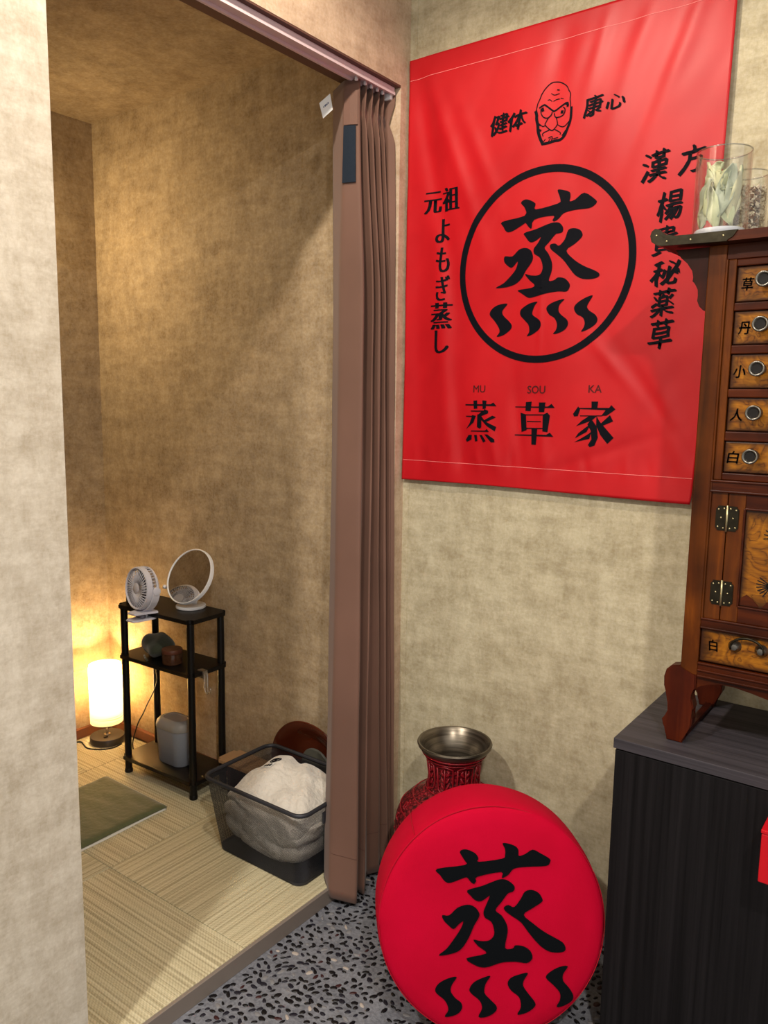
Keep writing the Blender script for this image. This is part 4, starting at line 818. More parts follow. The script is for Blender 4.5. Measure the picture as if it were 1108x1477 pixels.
# apron and cabriole legs
ap = [(0.941, 0.866), (0.941, 0.836), (0.950, 0.845), (0.965, 0.851), (0.985, 0.855), (1.012, 0.856), (1.045, 0.850), (1.075, 0.844), (1.100, 0.842), (1.126, 0.844)]
apl = ap + [(2 * 1.126 - a, b) for a, b in ap[::-1]][1:]
prism('apron', [(a - CL.x, b - CL.z) for a, b in apl], YF + 0.004 - CL.y, YF + 0.018 - CL.y, M['chest_h'], ch, 0.001)
leg = [(0.941, 0.866), (0.908, 0.880), (0.892, 0.876), (0.882, 0.866), (0.878, 0.850), (0.879, 0.831), (0.885, 0.812), (0.891, 0.796), (0.892, 0.779), (0.885, 0.768), (0.879, 0.759), (0.882, 0.747), (0.890, 0.733), (0.891, 0.7172), (0.9215, 0.7172), (0.9235, 0.732), (0.932, 0.745), (0.938, 0.757), (0.9385, 0.772), (0.935, 0.783), (0.940, 0.796), (0.936, 0.811), (0.931, 0.820), (0.934, 0.830), (0.941, 0.837)]
for yb in (YF - 0.002, -0.062):
    for m_ in (False, True):
        q = leg if not m_ else mir(leg)
        prism('leg', [(a - CL.x, b - CL.z) for a, b in q], yb - CL.y, yb + 0.030 - CL.y, M['chest_leg'], ch, 0.0022)
for x in (0.905, 1.331): CP('floor_runner', x, x + 0.016, YF + 0.03, -0.06, 0.7172, 0.727, 'chest_dark')
CP('bottom_panel', IL, IR, YF + 0.02, -0.06, 0.862, 0.871, 'chest_dark')

# ================================================================= glass jars on the chest
def jar(x, y, rad, h_, lab):
    t_ = empty('glass_jar', (x, y, 1.7172), lab, 'jar', 'glass jars on top of the medicine chest')
    lathe('glass_body', [(0.0, 0.0), (rad - 0.002, 0.0), (rad, 0.002), (rad, h_ - 0.001), (rad - 0.001, h_), (rad - 0.0022, h_ - 0.001), (rad - 0.0022, 0.006), (rad - 0.004, 0.0045), (0.0, 0.0045)], M['glass'], t_, 56)
    tube('glass_rim', [((rad - 0.001) * math.cos(2 * PI * k / 48), (rad - 0.001) * math.sin(2 * PI * k / 48), h_) for k in range(49)], 0.0013, M['glass_rim'], t_, 6)
    tube('glass_foot', [((rad - 0.001) * math.cos(2 * PI * k / 48), (rad - 0.001) * math.sin(2 * PI * k / 48), 0.002) for k in range(49)], 0.0016, M['glass_rim'], t_, 6)
    return t_
jar(0.9165, -0.268, 0.0495, 0.158, 'largest clear glass jar, packed with pale dried leaves, at the front')
jar(0.9330, -0.150, 0.0400, 0.142, 'narrow clear glass jar of chopped roots behind the leaf jar')
jar(1.0300, -0.215, 0.0400, 0.142, 'clear glass jar of pale chips nearest the right edge of the picture')
tag(lathe('paper_disc', [(0.0, 0.0), (0.044, 0.0), (0.0455, 0.0025), (0.0455, 0.008), (0.044, 0.010), (0.0, 0.010)], M['lavender'], None, 40), 'white lavender disc under the leaves inside the largest jar', 'disc').location = (0.9165, -0.268, 1.7225)
leafs = [(-0.026, -0.020, 0.074, 0.058, 0.1, 'leaf_a', 0.2), (0.026, -0.018, 0.052, 0.080, -0.15, 'leaf_b', 0.5), (0.000, 0.010, 0.070, 0.066, 0.4, 'leaf_b', 1.4), (-0.010, 0.022, 0.082, 0.060, -0.3, 'leaf_a', 2.4), (0.018, 0.018, 0.060, 0.078, 0.2, 'leaf_c', 2.9), (-0.030, 0.010, 0.040, 0.075, -0.2, 'leaf_c', 4.0), (-0.006, -0.030, 0.042, 0.062, 0.35, 'leaf_b', 0.0), (0.012, -0.028, 0.072, 0.055, -0.6, 'leaf_c', 0.3), (-0.016, -0.026, 0.098, 0.048, 1.0, 'leaf_a', 5.9), (0.030, 0.004, 0.075, 0.066, 0.12, 'leaf_a', 1.1), (-0.018, 0.0, 0.055, 0.080, 0.05, 'leaf_b', 5.2), (0.006, -0.012, 0.036, 0.070, -0.4, 'leaf_a', 3.5), (-0.036, -0.012, 0.072, 0.086, 0.18, 'leaf_c', 1.0), (0.036, -0.010, 0.045, 0.088, -0.1, 'leaf_c', 2.0), (-0.012, -0.036, 0.030, 0.070, -0.15, 'leaf_a', 1.0), (0.016, -0.034, 0.060, 0.085, 0.22, 'leaf_b', 1.0), (-0.028, -0.028, 0.040, 0.080, 0.3, 'leaf_b', 1.0), (0.020, -0.020, 0.085, 0.046, 0.7, 'leaf_a', 1.0)]
for k, (lx, ly, lz, ln, tl, mt_, az_) in enumerate(leafs):
    V = []; F = []; nu, nv = 10, 6
    for i in range(nu + 1):
        t_ = i / nu; wd = 0.0125 * math.sin(PI * min(1, t_ * 0.97 + 0.015)) ** 0.75 + 0.0008
        for j in range(nv + 1):
            s_ = (j / nv - 0.5) * 2; V.append((s_ * wd, 0.006 * s_ * s_ * math.sin(t_ * 3 + k) + 0.005 * math.sin(t_ * 5 + k * 2) + 0.0016 * math.sin(s_ * 9 + t_ * 14 + k), (t_ - 0.5) * ln))
    for i in range(nu):
        for j in range(nv): a = i * (nv + 1) + j; F.append((a, a + 1, a + nv + 2, a + nv + 1))
    o = fromdata('dried_leaf', V, F, M[mt_], None, True)
    m2 = o.modifiers.new('t', 'SOLIDIFY'); m2.thickness = 0.0008
    o.scale = (1.25, 1.1, 1.12); o.location = (0.9165 + lx * 0.78, -0.268 + ly * 0.78, 1.7172 + 0.016 + lz * 0.92 + 0.010); o.rotation_euler = (0.12 * math.sin(k), tl, math.atan2(ly, lx) + PI / 2)
    tag(o, 'pale dried leaf, one of those packed in the largest glass jar', 'leaf', 'dried leaves in the largest jar')
def chips(x, y, rad, h_, lab):
    V = []; F = []; MI = []; rr = random.Random(int(x * 1000))
    for k in range(900):
        q = rad * (0.55 + 0.45 * math.sqrt(rr.random())); a = rr.uniform(0, 2 * PI); z = rr.uniform(0.004, h_)
        if k > 780: q = rad * math.sqrt(rr.random()); z = h_ - rr.random() * 0.006
        L_ = rr.uniform(.0028, .0062); W_ = L_ * rr.uniform(.3, .6); T2 = 0.0009
        m_ = Matrix.Translation((q * math.cos(a), q * math.sin(a), z)) @ Matrix.Rotation(rr.uniform(0, 6), 4, 'Z') @ Matrix.Rotation(rr.uniform(0, 6), 4, 'X') @ Matrix.Rotation(rr.uniform(0, 6), 4, 'Y')
        b_ = len(V)
        for sx in (-1, 1):
            for sy in (-1, 1):
                for sz in (-1, 1):
                    v = m_ @ Vector((sx * L_, sy * W_, sz * T2)); d_ = math.hypot(v.x, v.y)
                    if d_ > rad: v.x *= rad / d_; v.y *= rad / d_
                    v.z = max(0.001, v.z); V.append(v)
        F += [tuple(b_ + i for i in q4) for q4 in ((0, 1, 3, 2), (4, 6, 7, 5), (0, 4, 5, 1), (2, 3, 7, 6), (0, 2, 6, 4), (1, 5, 7, 3))]; MI += [0 if rr.random() < .6 else 1] * 6
    o = fromdata('root_chips', V, F, M['chip_a'], None); o.data.materials.append(M['chip_b']); o.data.polygons.foreach_set('material_index', MI)
    o.location = (x, y, 1.7225); tag(o, lab, 'dried herbs', None, 'stuff')
chips(0.933, -0.150, 0.0365, 0.108, 'chopped brown and cream root chips filling the narrow jar')
chips(1.030, -0.215, 0.0365, 0.030, 'shallow layer of root chips in the jar at the right edge')

# ================================================================= alcove: rack
RZ = 0.038
rk_ = empty('shelf_rack', (-1.048, -0.277, 0.0448), 'small black three-tier shelf rack standing on the tatami', 'shelf', None, RZ)
RW, RD = 0.386, 0.178
def RP(name, x0, x1, y0, y1, z0, z1, mat, bev=0.0, par=None, seg=2):
    bm = bmesh.new(); b = bmesh.new()
    bmesh.ops.create_cube(b, size=1)
    for v in b.verts: v.co = Vector(((x0 + x1) / 2 + v.co.x * (x1 - x0), (y0 + y1) / 2 + v.co.y * (y1 - y0), (z0 + z1) / 2 + v.co.z * (z1 - z0) - 0.0448))
    if bev:
        bmesh.ops.bevel(b, geom=[e for e in b.edges if abs(e.verts[0].co.z - e.verts[1].co.z) > 1e-4], offset=bev, segments=5, affect='EDGES')
        bmesh.ops.bevel(b, geom=[e for e in b.edges if abs(e.verts[0].co.z - e.verts[1].co.z) < 1e-5 and len(e.link_faces) == 2 and e.calc_face_angle(0) > 1], offset=0.0015, segments=2, affect='EDGES')
    return frombm(name, b, M[mat], par or rk_)
for zt in (0.676, 0.492, 0.111): RP('shelf_board', 0, RW, 0, RD, zt - 0.014, zt, 'black', 0.018)
PI_ = 0.021
for px, py in ((PI_, PI_), (RW - PI_, PI_), (RW - PI_, RD - PI_), (PI_, RD - PI_)):
    o = lathe('post', [(0.0125, 0.0), (0.0125, 0.052), (0.0115, 0.0525), (0.0115, 0.056), (0.0125, 0.0565), (0.0125, 0.433), (0.0115, 0.4335), (0.0115, 0.448), (0.0125, 0.4485), (0.0125, 0.6168)], M['black_plastic'], rk_, 20); o.location = (px, py, 0)
    fo_ = lathe('foot_cap', [(0.0142, 0.0), (0.0145, 0.004), (0.0140, 0.012), (0.0130, 0.014)], M['black_plastic'], o, 20)
def rk(x, y, z): return Vector((-1.048 + x * math.cos(RZ) - y * math.sin(RZ), -0.277 + x * math.sin(RZ) + y * math.cos(RZ), z))

# items on the rack
bb = empty('black_case', rk(0.035, 0.085, 0.6762), 'small black case on the top board behind the fan', 'case', None, 0.1)
bm = bmesh.new(); addbox(bm, -0.028, 0.045, -0.045, 0.035, 0, 0.026, 0.003); frombm('body', bm, M['black_plastic'], bb)
bm = bmesh.new(); addbox(bm, -0.029, 0.046, -0.046, 0.036, 0.027, 0.032, 0.002); frombm('lid', bm, M['black_plastic'], bb)

# fan
fan = empty('clip_fan', (-0.868, -0.283, 0.676), 'white clip-on fan clamped to the front edge of the rack', 'fan')
FL = Vector(fan.location)
FC = Vector((-0.888, -0.290, 0.760)) - FL
fn_ = Vector((-0.10, -0.97, 0.10)).normalized(); fu = fn_.cross(Vector((0, 0, 1))).normalized() * -1; fv = fu.cross(fn_) * -1
if fv.z < 0: fv = -fv
FM = Matrix(((fu.x, fv.x, fn_.x, FC.x), (fu.y, fv.y, fn_.y, FC.y), (fu.z, fv.z, fn_.z, FC.z), (0, 0, 0, 1)))
lathe('front_ring', [(0.0665, 0.0), (0.0665, 0.010), (0.0685, 0.0125), (0.0725, 0.010), (0.0735, 0.0), (0.0735, -0.008), (0.0665, -0.008), (0.0665, 0.0)], M['lavender'], fan, 48, mt=FM, cap=False)
bm = bmesh.new()
for k in range(36):
    a = 2 * PI * k / 36; p = lambda q, aa, d: FM @ Vector((q * math.cos(aa), q * math.sin(aa), d))
    tube_to(bm, [p(0.017, a, 0.010), p(0.045, a + 0.10, 0.012), p(0.0675, a + 0.22, 0.005)], 0.0017, 5)
frombm('front_grille', bm, M['lavender'], fan, True)
lathe('grille_hub', [(0.0, 0.014), (0.015, 0.0135), (0.0195, 0.011), (0.0195, 0.007), (0.0, 0.007)], M['lavender'], fan, 32, mt=FM)
bm = bmesh.new()
for k in range(5):
    a0 = 2 * PI * k / 5; rows_ = []
    for i in range(5):
        q = 0.014 + 0.045 * i / 4; rows_.append([bm.verts.new(FM @ Vector((q * math.cos(a0 + s), q * math.sin(a0 + s), -0.018 + 0.012 * (s / 0.9)))) for s in (0.0, 0.3, 0.6, 0.9)])
    for i in range(4):
        for j in range(3): bm.faces.new((rows_[i][j], rows_[i][j + 1], rows_[i + 1][j + 1], rows_[i + 1][j]))
frombm('blades', bm, M['grey_blade'], fan, True)
lathe('motor', [(0.0, -0.044), (0.020, -0.044), (0.022, -0.040), (0.022, -0.010), (0.014, -0.004), (0.0, -0.004)], M['lavender'], fan, 28, mt=FM)
lathe('back_ring', [(0.060, -0.040), (0.0725, -0.030), (0.0735, -0.024), (0.0735, -0.0225), (0.068, -0.0225), (0.064, -0.030), (0.058, -0.036)], M['lavender'], fan, 48, mt=FM, cap=False)
bm = bmesh.new()
for k in range(40):
    a = 2 * PI * k / 40; p = lambda q, aa, d: FM @ Vector((q * math.cos(aa), q * math.sin(aa), d))
    tube_to(bm, [p(0.0725, a, -0.007), p(0.0725, a + 0.02, -0.024)], 0.0016, 5)
    tube_to(bm, [p(0.020, a, -0.044), p(0.060, a, -0.040)], 0.0012, 5)
frombm('rear_grille', bm, M['lavender'], fan, True)
# yoke: half ring band round the lower half
bm = bmesh.new(); prev = None
for k in range(33):
    a = PI + PI * k / 32
    ring = [bm.verts.new(FM @ Vector((q * math.cos(a), q * math.sin(a), d))) for q, d in ((0.0765, -0.006), (0.0800, -0.008), (0.0800, -0.032), (0.0765, -0.034))]
    if prev:
        for j in range(4): bm.faces.new((prev[j], prev[(j + 1) % 4], ring[(j + 1) % 4], ring[j]))
    else: bm.faces.new(ring)
    prev = ring
bm.faces.new(prev[::-1]); frombm('yoke', bm, M['lavender'], fan)
for s in (-1, 1): lathe('pivot_disc', [(0.0, 0.0), (0.013, 0.0), (0.014, 0.001), (0.014, 0.006), (0.012, 0.007), (0.0, 0.007)], M['lavender'], fan, 24, mt=FM @ Matrix.Translation((s * 0.0745, 0, -0.02)) @ Matrix.Rotation(s * PI / 2, 4, 'Y'))
lathe('swivel', [(0.014, 0.0), (0.014, -0.012), (0.018, -0.020), (0.018, -0.026)], M['lavender'], fan, 24, mt=Matrix.Translation(FM @ Vector((0, -0.079, -0.02)) + Vector((0, 0, 0.006))))
def jaw(name, pts, z0, z1): return prism(name, pts, z0, z1, M['lavender'], fan, 0.0015, 'XY')
jaw('upper_jaw', [(-0.034, 0.028), (0.030, 0.030), (0.040, 0.024), (0.034, 0.004), (0.022, -0.012), (0.020, -0.040), (0.012, -0.052), (-0.026, -0.052), (-0.032, -0.040), (-0.030, -0.010), (-0.042, 0.010)], 0.0008, 0.0075)
jaw('lower_jaw', [(-0.030, 0.026), (0.026, 0.026), (0.022, -0.012), (0.018, -0.044), (0.010, -0.058), (-0.026, -0.058), (-0.034, -0.044), (-0.030, -0.010)], -0.0225, -0.0160)
tube('jaw_spring', [(-0.022, -0.016, -0.0075), (0.014, -0.016, -0.0075)], 0.0085, M['grey_blade'], fan, 14)

# mirror
mi = empty('table_mirror', (-0.806, -0.137, 0.6762), 'round white-rimmed tabletop mirror on a disc stand', 'mirror', None, 0)
lathe('stand', [(0.0, 0.0), (0.050, 0.0), (0.052, 0.002), (0.052, 0.008), (0.050, 0.0105), (0.0, 0.011)], M['white_plastic'], mi, 40)
mn = Vector((0.05, -0.87, 0.46)).normalized(); mu_ = Vector((mn.y, -mn.x, 0)).normalized() * -1; mv_ = mn.cross(mu_)
if mv_.z < 0: mv_ = -mv_
mc = Vector((0.004, -0.006, 0.112))
MM = Matrix(((mu_.x, mv_.x, mn.x, mc.x), (mu_.y, mv_.y, mn.y, mc.y), (mu_.z, mv_.z, mn.z, mc.z), (0, 0, 0, 1)))
MR = 0.099
lathe('mirror_rim', [(MR - 0.0035, 0.003), (MR - 0.0025, 0.006), (MR, 0.006), (MR + 0.002, 0.002), (MR + 0.002, -0.008), (MR - 0.001, -0.011), (MR - 0.02, -0.011), (MR - 0.02, -0.0075)], M['white_plastic'], mi, 72, mt=MM, cap=False)
lathe('mirror_glass', [(0.0, 0.003), (MR - 0.0035, 0.003)], M['mirror'], mi, 72, smooth=False, mt=MM, cap=False)
lathe('mirror_back', [(0.0, -0.0105), (MR - 0.002, -0.0105)], M['white_plastic'], mi, 72, mt=MM, cap=False)
tube('stem', [(0.004, 0.012, 0.008), (0.004, 0.016, 0.020), (0.004, 0.012, 0.034)], 0.009, M['white_plastic'], mi, 12)
tube('side_knob', [MM @ Vector((-MR - 0.001, -0.052, -0.004)), MM @ Vector((-MR + 0.030 - 0.040, -0.052, -0.004))], 0.007, M['white_plastic'], mi, 14)

# rolled olive towel on the middle board
def blob(name, cx, cy, z0, lx, ly, lz, mat, par=None, n1=64, n2=32, px=2.6, pz=2.6, fn=None):
    V = []; F = []
    sp = lambda v, e: math.copysign(abs(v) ** e, v)
    for i in range(n2 + 1):
        ph = -PI / 2 + PI * i / n2
        for k in range(n1):
            th = 2 * PI * k / n1
            p = Vector((lx * sp(math.cos(ph), 2 / pz) * sp(math.cos(th), 2 / px), ly * sp(math.cos(ph), 2 / pz) * sp(math.sin(th), 2 / px), lz * sp(math.sin(ph), 2 / pz)))
            if fn: p = fn(p)
            V.append((cx + p.x, cy + p.y, z0 + lz + p.z))
    for i in range(n2):
        for k in range(n1): F.append((i * n1 + k, i * n1 + (k + 1) % n1, (i + 1) * n1 + (k + 1) % n1, (i + 1) * n1 + k))
    bm = bmesh.new(); vs_ = [bm.verts.new(v) for v in V]
    for q in F: bm.faces.new([vs_[i] for i in q])
    bmesh.ops.remove_doubles(bm, verts=bm.verts, dist=1e-5)
    return frombm(name, bm, mat, par, True)
def twf(p):
    t_ = (p.x / 0.085 + 1) / 2; p.z *= 0.62 + 0.42 * math.sin(PI * min(1, max(0, t_ * 0.9 + 0.02)) ** 0.8); p.z += 0.003 * math.sin(p.y * 90 + p.x * 40); p.y += 0.004 * math.sin(p.x * 60); return p
tw = empty('rolled_towel', rk(0.130, 0.080, 0.4922), 'dark olive cloth folded into a roll on the middle board', 'towel', None, -0.45)
blob('cloth', 0, 0, 0.0, 0.082, 0.050, 0.038, M['olive_dark'], tw, 48, 24, 2.8, 2.3, lambda p: twf(p))
tube('edge_hem', [Vector((0.074, -0.052 + 0.002, 0.010)) + Vector((-0.012 * k, -0.004 - 0.0015 * math.sin(k), 0.003 * math.sin(k * 1.3))) for k in range(0, 6)], 0.003, M['olive_dark'], tw, 8)
# brown glass jar with a lid
bj = empty('lidded_jar', rk(0.238, 0.050, 0.4922), 'dark brown glass jar with brown lid on the middle board', 'jar')
lathe('glass_body', [(0.0, 0.0), (0.031, 0.0), (0.034, 0.003), (0.0345, 0.034), (0.033, 0.038), (0.0, 0.038)], M['brown_glass'], bj, 36)
lathe('lid', [(0.0345, 0.0385), (0.0355, 0.041), (0.0355, 0.051), (0.034, 0.053), (0.0, 0.053)], plain('brown_lid', '5a3426', 0.4), bj, 36)
# clear clip hooks on the right end of the middle board
ck = empty('clip_hook', rk(RW + 0.001, 0.055, 0.478), 'clear plastic clip hook clamped on the end of the middle board', 'hook')
for nm, q in (('clamp', (-0.018, 0.010, -0.010, 0.010, 0.0145, 0.0195)), ('clamp', (-0.018, 0.010, -0.010, 0.010, -0.0065, -0.0015)), ('clamp_web', (0.004, 0.010, -0.010, 0.010, -0.0015, 0.0145))):
    bm = bmesh.new(); addbox(bm, *q, 0.001); frombm(nm, bm, M['clear'], ck)
for yy in (-0.006, 0.006):
    tube('hook', [(0.008, yy, 0.012), (0.013, yy, 0.004), (0.014, yy, -0.045), (0.018, yy - 0.001, -0.054), (0.030, yy - 0.004, -0.054), (0.036, yy - 0.006, -0.044), (0.030, yy - 0.004, -0.036)], 0.0024, M['clear'], ck, 8)
bm = bmesh.new(); addbox(bm, 0.009, 0.013, -0.009, 0.009, -0.040, 0.014, 0.001); frombm('hook_plate', bm, M['clear'], ck)
# waste bin on the lowest board
bn = empty('waste_bin', (-0.850, -0.178, 0.1112), 'blue-grey plastic lidded bin on the lowest board of the rack', 'bin', None, 0.02)
def stad(hx, hy, rr, n=8):
    out = []
    for cx, cy, a0 in ((hx - rr, hy - rr, 0), (-hx + rr, hy - rr, PI / 2), (-hx + rr, -hy + rr, PI), (hx - rr, -hy + rr, 1.5 * PI)):
        for k in range(n + 1): a = a0 + PI / 2 * k / n; out.append((cx + rr * math.cos(a), cy + rr * math.sin(a)))
    return out
def loft(name, rings, mat, par, cap0=True, cap1=True, smooth=True):
    bm = bmesh.new(); R0 = [[bm.verts.new(p) for p in rg] for rg in rings]; n = len(R0[0])
    for i in range(len(R0) - 1):
        for k in range(n): bm.faces.new((R0[i][k], R0[i][(k + 1) % n], R0[i + 1][(k + 1) % n], R0[i + 1][k]))
    if cap0: bm.faces.new(R0[0][::-1])
    if cap1: bm.faces.new(R0[-1])
    o = frombm(name, bm, mat, par, smooth); 
    if smooth: sharp(o, 45)
    return o
BR = [(0.064, 0.040, 0.0, 0.032), (0.067, 0.043, 0.004, 0.034), (0.075, 0.0500, 0.128, 0.042)]
loft('body', [[(x, y, z) for x, y in stad(a, b, c)] for a, b, z, c in BR], M['bin'], bn)
loft('lid', [[(x, y, z) for x, y in stad(a, b, c)] for a, b, z, c in ((0.0755, 0.0505, 0.1295, 0.042), (0.0760, 0.0510, 0.136, 0.042), (0.073, 0.048, 0.150, 0.041), (0.066, 0.041, 0.158, 0.036), (0.052, 0.030, 0.1615, 0.029), (0.050, 0.028, 0.162, 0.027), (0.048, 0.026, 0.1595, 0.025))], M['bin_lid'], bn)

# ================================================================= table lamp
lx, ly = LAMP_AT
lp = empty('table_lamp', (lx, ly, 0.0448), 'glowing cylindrical paper-shade lamp standing in the corner of the alcove', 'lamp')
lathe('base', [(0.0, 0.0), (0.064, 0.0), (0.066, 0.002), (0.066, 0.024), (0.064, 0.027), (0.0, 0.028)], plain('grey_metal_base', '4a4542', 0.35, 0.6), lp, 48)
lathe('stem', [(0.013, 0.0285), (0.013, 0.031), (0.006, 0.032), (0.006, 0.14), (0.0, 0.14)], M['chrome'], lp, 20)
SZ0, SZ1, SR = 0.083, 0.318, 0.0625
bm = bmesh.new(); V, F = lathe_data([(SR, SZ0 + (SZ1 - SZ0) * k / 8) for k in range(9)], 56)
vs_ = [bm.verts.new(v) for v in V]
for q in F:
    if len(q) == 4: bm.faces.new([vs_[i] for i in q])
frombm('paper_shade', bm, M['paper'], lp, True)
lathe('top_hoop', [(SR - .0006, SZ1 - .001), (SR + .001, SZ1 - .001), (SR + .001, SZ1 + .001), (SR - .0006, SZ1 + .001)], M['frame_brown'], lp, 56, cap=False)
lathe('bottom_hoop', [(SR - .0006, SZ0 - .001), (SR + .001, SZ0 - .001), (SR + .001, SZ0 + .001), (SR - .0006, SZ0 + .001)], M['frame_brown'], lp, 56, cap=False)
lathe('bulb', [(0.0, 0.160), (0.012, 0.162), (0.013, 0.18), (0.022, 0.205), (0.024, 0.222), (0.018, 0.240), (0.0, 0.248)], M['bulb'], lp, 24)
box('switch', 0.018, 0.026, -0.030, -0.014, 0.0281, 0.033, M['black_plastic'], lp, 0.001)
tag(tube('power_cord', smoothline([(-1.405, -0.260, 0.0475), (-1.385, -0.225, 0.0475), (-1.352, -0.232, 0.0475), (-1.310, -0.240, 0.0475), (-1.262, -0.215, 0.0475), (-1.238, -0.175, 0.0475), (-1.244, -0.135, 0.0475)], 6), 0.0026, M['black_plastic'], None, 8), 'black cord lying around the base of the glowing lamp', 'cord')
tag(tube('hanging_cord', smoothline([(-1.000, -0.150, 0.476), (-1.002, -0.148, 0.43), (-0.995, -0.145, 0.37), (-1.030, -0.140, 0.31), (-1.080, -0.130, 0.25), (-1.120, -0.120, 0.20), (-1.150, -0.125, 0.15), (-1.150, -0.150, 0.08), (-1.128, -0.150, 0.0475), (-1.095, -0.120, 0.0475)], 6), 0.0024, M['black_plastic'], None, 8), 'black cord hanging behind the rack from its middle board', 'cord')

# ================================================================= floor towel
ft = empty('floor_towel', (-0.87, -0.62, 0.0448), 'olive green velour towel spread on the tatami beside the pier', 'towel')
def cloth_slab(name, pts, z0, th, mat, par, nx=50, ny=70, amp=0.004, seed=1, org=(-0.87, -0.62)):
    (ax, ay), (bx, by), (cx, cy), (dx, dy) = pts; V = []; F = []
    def pt(s, t_): return ((ax * (1 - s) + bx * s) * (1 - t_) + (dx * (1 - s) + cx * s) * t_, (ay * (1 - s) + by * s) * (1 - t_) + (dy * (1 - s) + cy * s) * t_)
    for layer in (1, 0):
        for j in range(ny + 1):
            for i in range(nx + 1):
                s, t_ = i / nx, j / ny; x, y = pt(s, t_); e = min(1, min(s, 1 - s) * nx / 2.5, min(t_, 1 - t_) * ny / 2.5) ** 0.5
                zz = z0 + (th * (0.35 + 0.65 * e) + amp * (0.5 + 0.5 * noise.noise(Vector((x * 9 - y * 4, y * 26, seed)))) * e if layer else 0)
                x += 0.004 * noise.noise(Vector((x * 6, y * 6, seed + 5))); V.append((x - org[0], y - org[1], zz))
    n_ = (nx + 1) * (ny + 1)
    for j in range(ny):
        for i in range(nx): a = j * (nx + 1) + i; F.append((a, a + 1, a + nx + 2, a + nx + 1)); F.append((n_ + a, n_ + a + nx + 1, n_ + a + nx + 2, n_ + a + 1))
    for i in range(nx):
        for a in (i,): F.append((a, n_ + a, n_ + a + 1, a + 1))
        a = ny * (nx + 1) + i; F.append((a, a + 1, n_ + a + 1, n_ + a))
    for j in range(ny):
        a = j * (nx + 1); F.append((a, a + nx + 1, n_ + a + nx + 1, n_ + a)); a += nx; F.append((a, n_ + a, n_ + a + nx + 1, a + nx + 1))
    bm = bmesh.new(); vs_ = [bm.verts.new(v) for v in V]
    for q in F: bm.faces.new([vs_[i] for i in q])
    return frombm(name, bm, mat, par, True)
cloth_slab('lining', [(-1.035, -0.345), (-0.697, -0.344), (-0.697, -0.98), (-1.045, -0.98)], 0.0003, 0.0035, M['white_cloth'], ft, amp=0.001)
cloth_slab('pile_side', [(-1.042, -0.336), (-0.703, -0.338), (-0.703, -0.98), (-1.05, -0.98)], 0.0042, 0.009, M['olive'], ft, amp=0.007, seed=3)

# ================================================================= mesh basket
bk = empty('mesh_basket', (-0.235, -0.255, 0.0448), 'charcoal wire-mesh basket holding the cream robe', 'basket')
BO_ = Vector(bk.location)
top_ = (-0.448, -0.040, -0.401, -0.108, 0.262); bot_ = (-0.392, -0.050, -0.394, -0.116, 0.048)
def rring(b_, rr, n=8): 
    hx, hy = (b_[1] - b_[0]) / 2, (b_[3] - b_[2]) / 2; cx, cy = (b_[0] + b_[1]) / 2, (b_[2] + b_[3]) / 2
    return [(x + cx - BO_.x, y + cy - BO_.y, b_[4] - BO_.z) for x, y in stad(hx, hy, rr, n)]
rt = rring(top_, 0.035); tube('rim', [tuple(p) for p in rt] + [rt[0]], 0.0065, M['basket'], bk, 8)
rt2 = rring((top_[0] + .004, top_[1] - .004, top_[2] + .004, top_[3] - .004, 0.250), 0.035); 
def lerp_ring(t_):
    b_ = tuple(bot_[k] + (top_[k] - bot_[k]) * t_ for k in range(5)); return rring(b_, 0.032)
# solid lower band / bottom, then the woven wire
loft('base_tray', [lerp_ring(0.0), lerp_ring(0.035)], M['basket'], bk, True, False, False)
rings = [lerp_ring(t_) for t_ in (0.0, 1.0)]
def resample(ring, m):
    P_ = [Vector(p) for p in ring] + [Vector(ring[0])]; L = [0]
    for a, b in zip(P_, P_[1:]): L.append(L[-1] + (b - a).length)
    out = []; j = 0
    for k in range(m):
        d = L[-1] * k / m
        while L[j + 1] < d: j += 1
        out.append(P_[j].lerp(P_[j + 1], (d - L[j]) / max(1e-9, L[j + 1] - L[j])))
    return out
NR, NS = 56, 360
R0 = resample(rings[0], NS); R1 = resample(rings[1], NS)
cx0 = Vector(((top_[0] + top_[1]) / 2 - BO_.x, (top_[2] + top_[3]) / 2 - BO_.y, 0))
V = []; F = []
hole = lambda k, t_: False
for sgn in (1, -1):
    for k in range(0, NS, 1):
        pts = []
        for i in range(0, 15):
            t_ = i / 14; kk = (k + sgn * t_ * NR * 0.85) % NS; k0 = int(kk) % NS; k1 = (k0 + 1) % NS; fr = kk - int(kk)
            p = R0[k0].lerp(R0[k1], fr).lerp(R1[k0].lerp(R1[k1], fr), t_); tg = (R1[k1] - R1[k0]).normalized(); pts.append((p, tg))
        b_ = len(V)
        for p, tg in pts: V.append(p - tg * 0.00058); V.append(p + tg * 0.00058)
        for i in range(14): F.append((b_ + 2 * i, b_ + 2 * i + 1, b_ + 2 * i + 3, b_ + 2 * i + 2))
wm = fromdata('wire_mesh', V, F, M['basket'], bk); wm['kind'] = 'stuff'
bm = bmesh.new(); addbox(bm, 0.190, 0.1975, -0.055, 0.020, 0.160, 0.196, 0.004)
frombm('handle_frame', bm, M['basket'], bk)
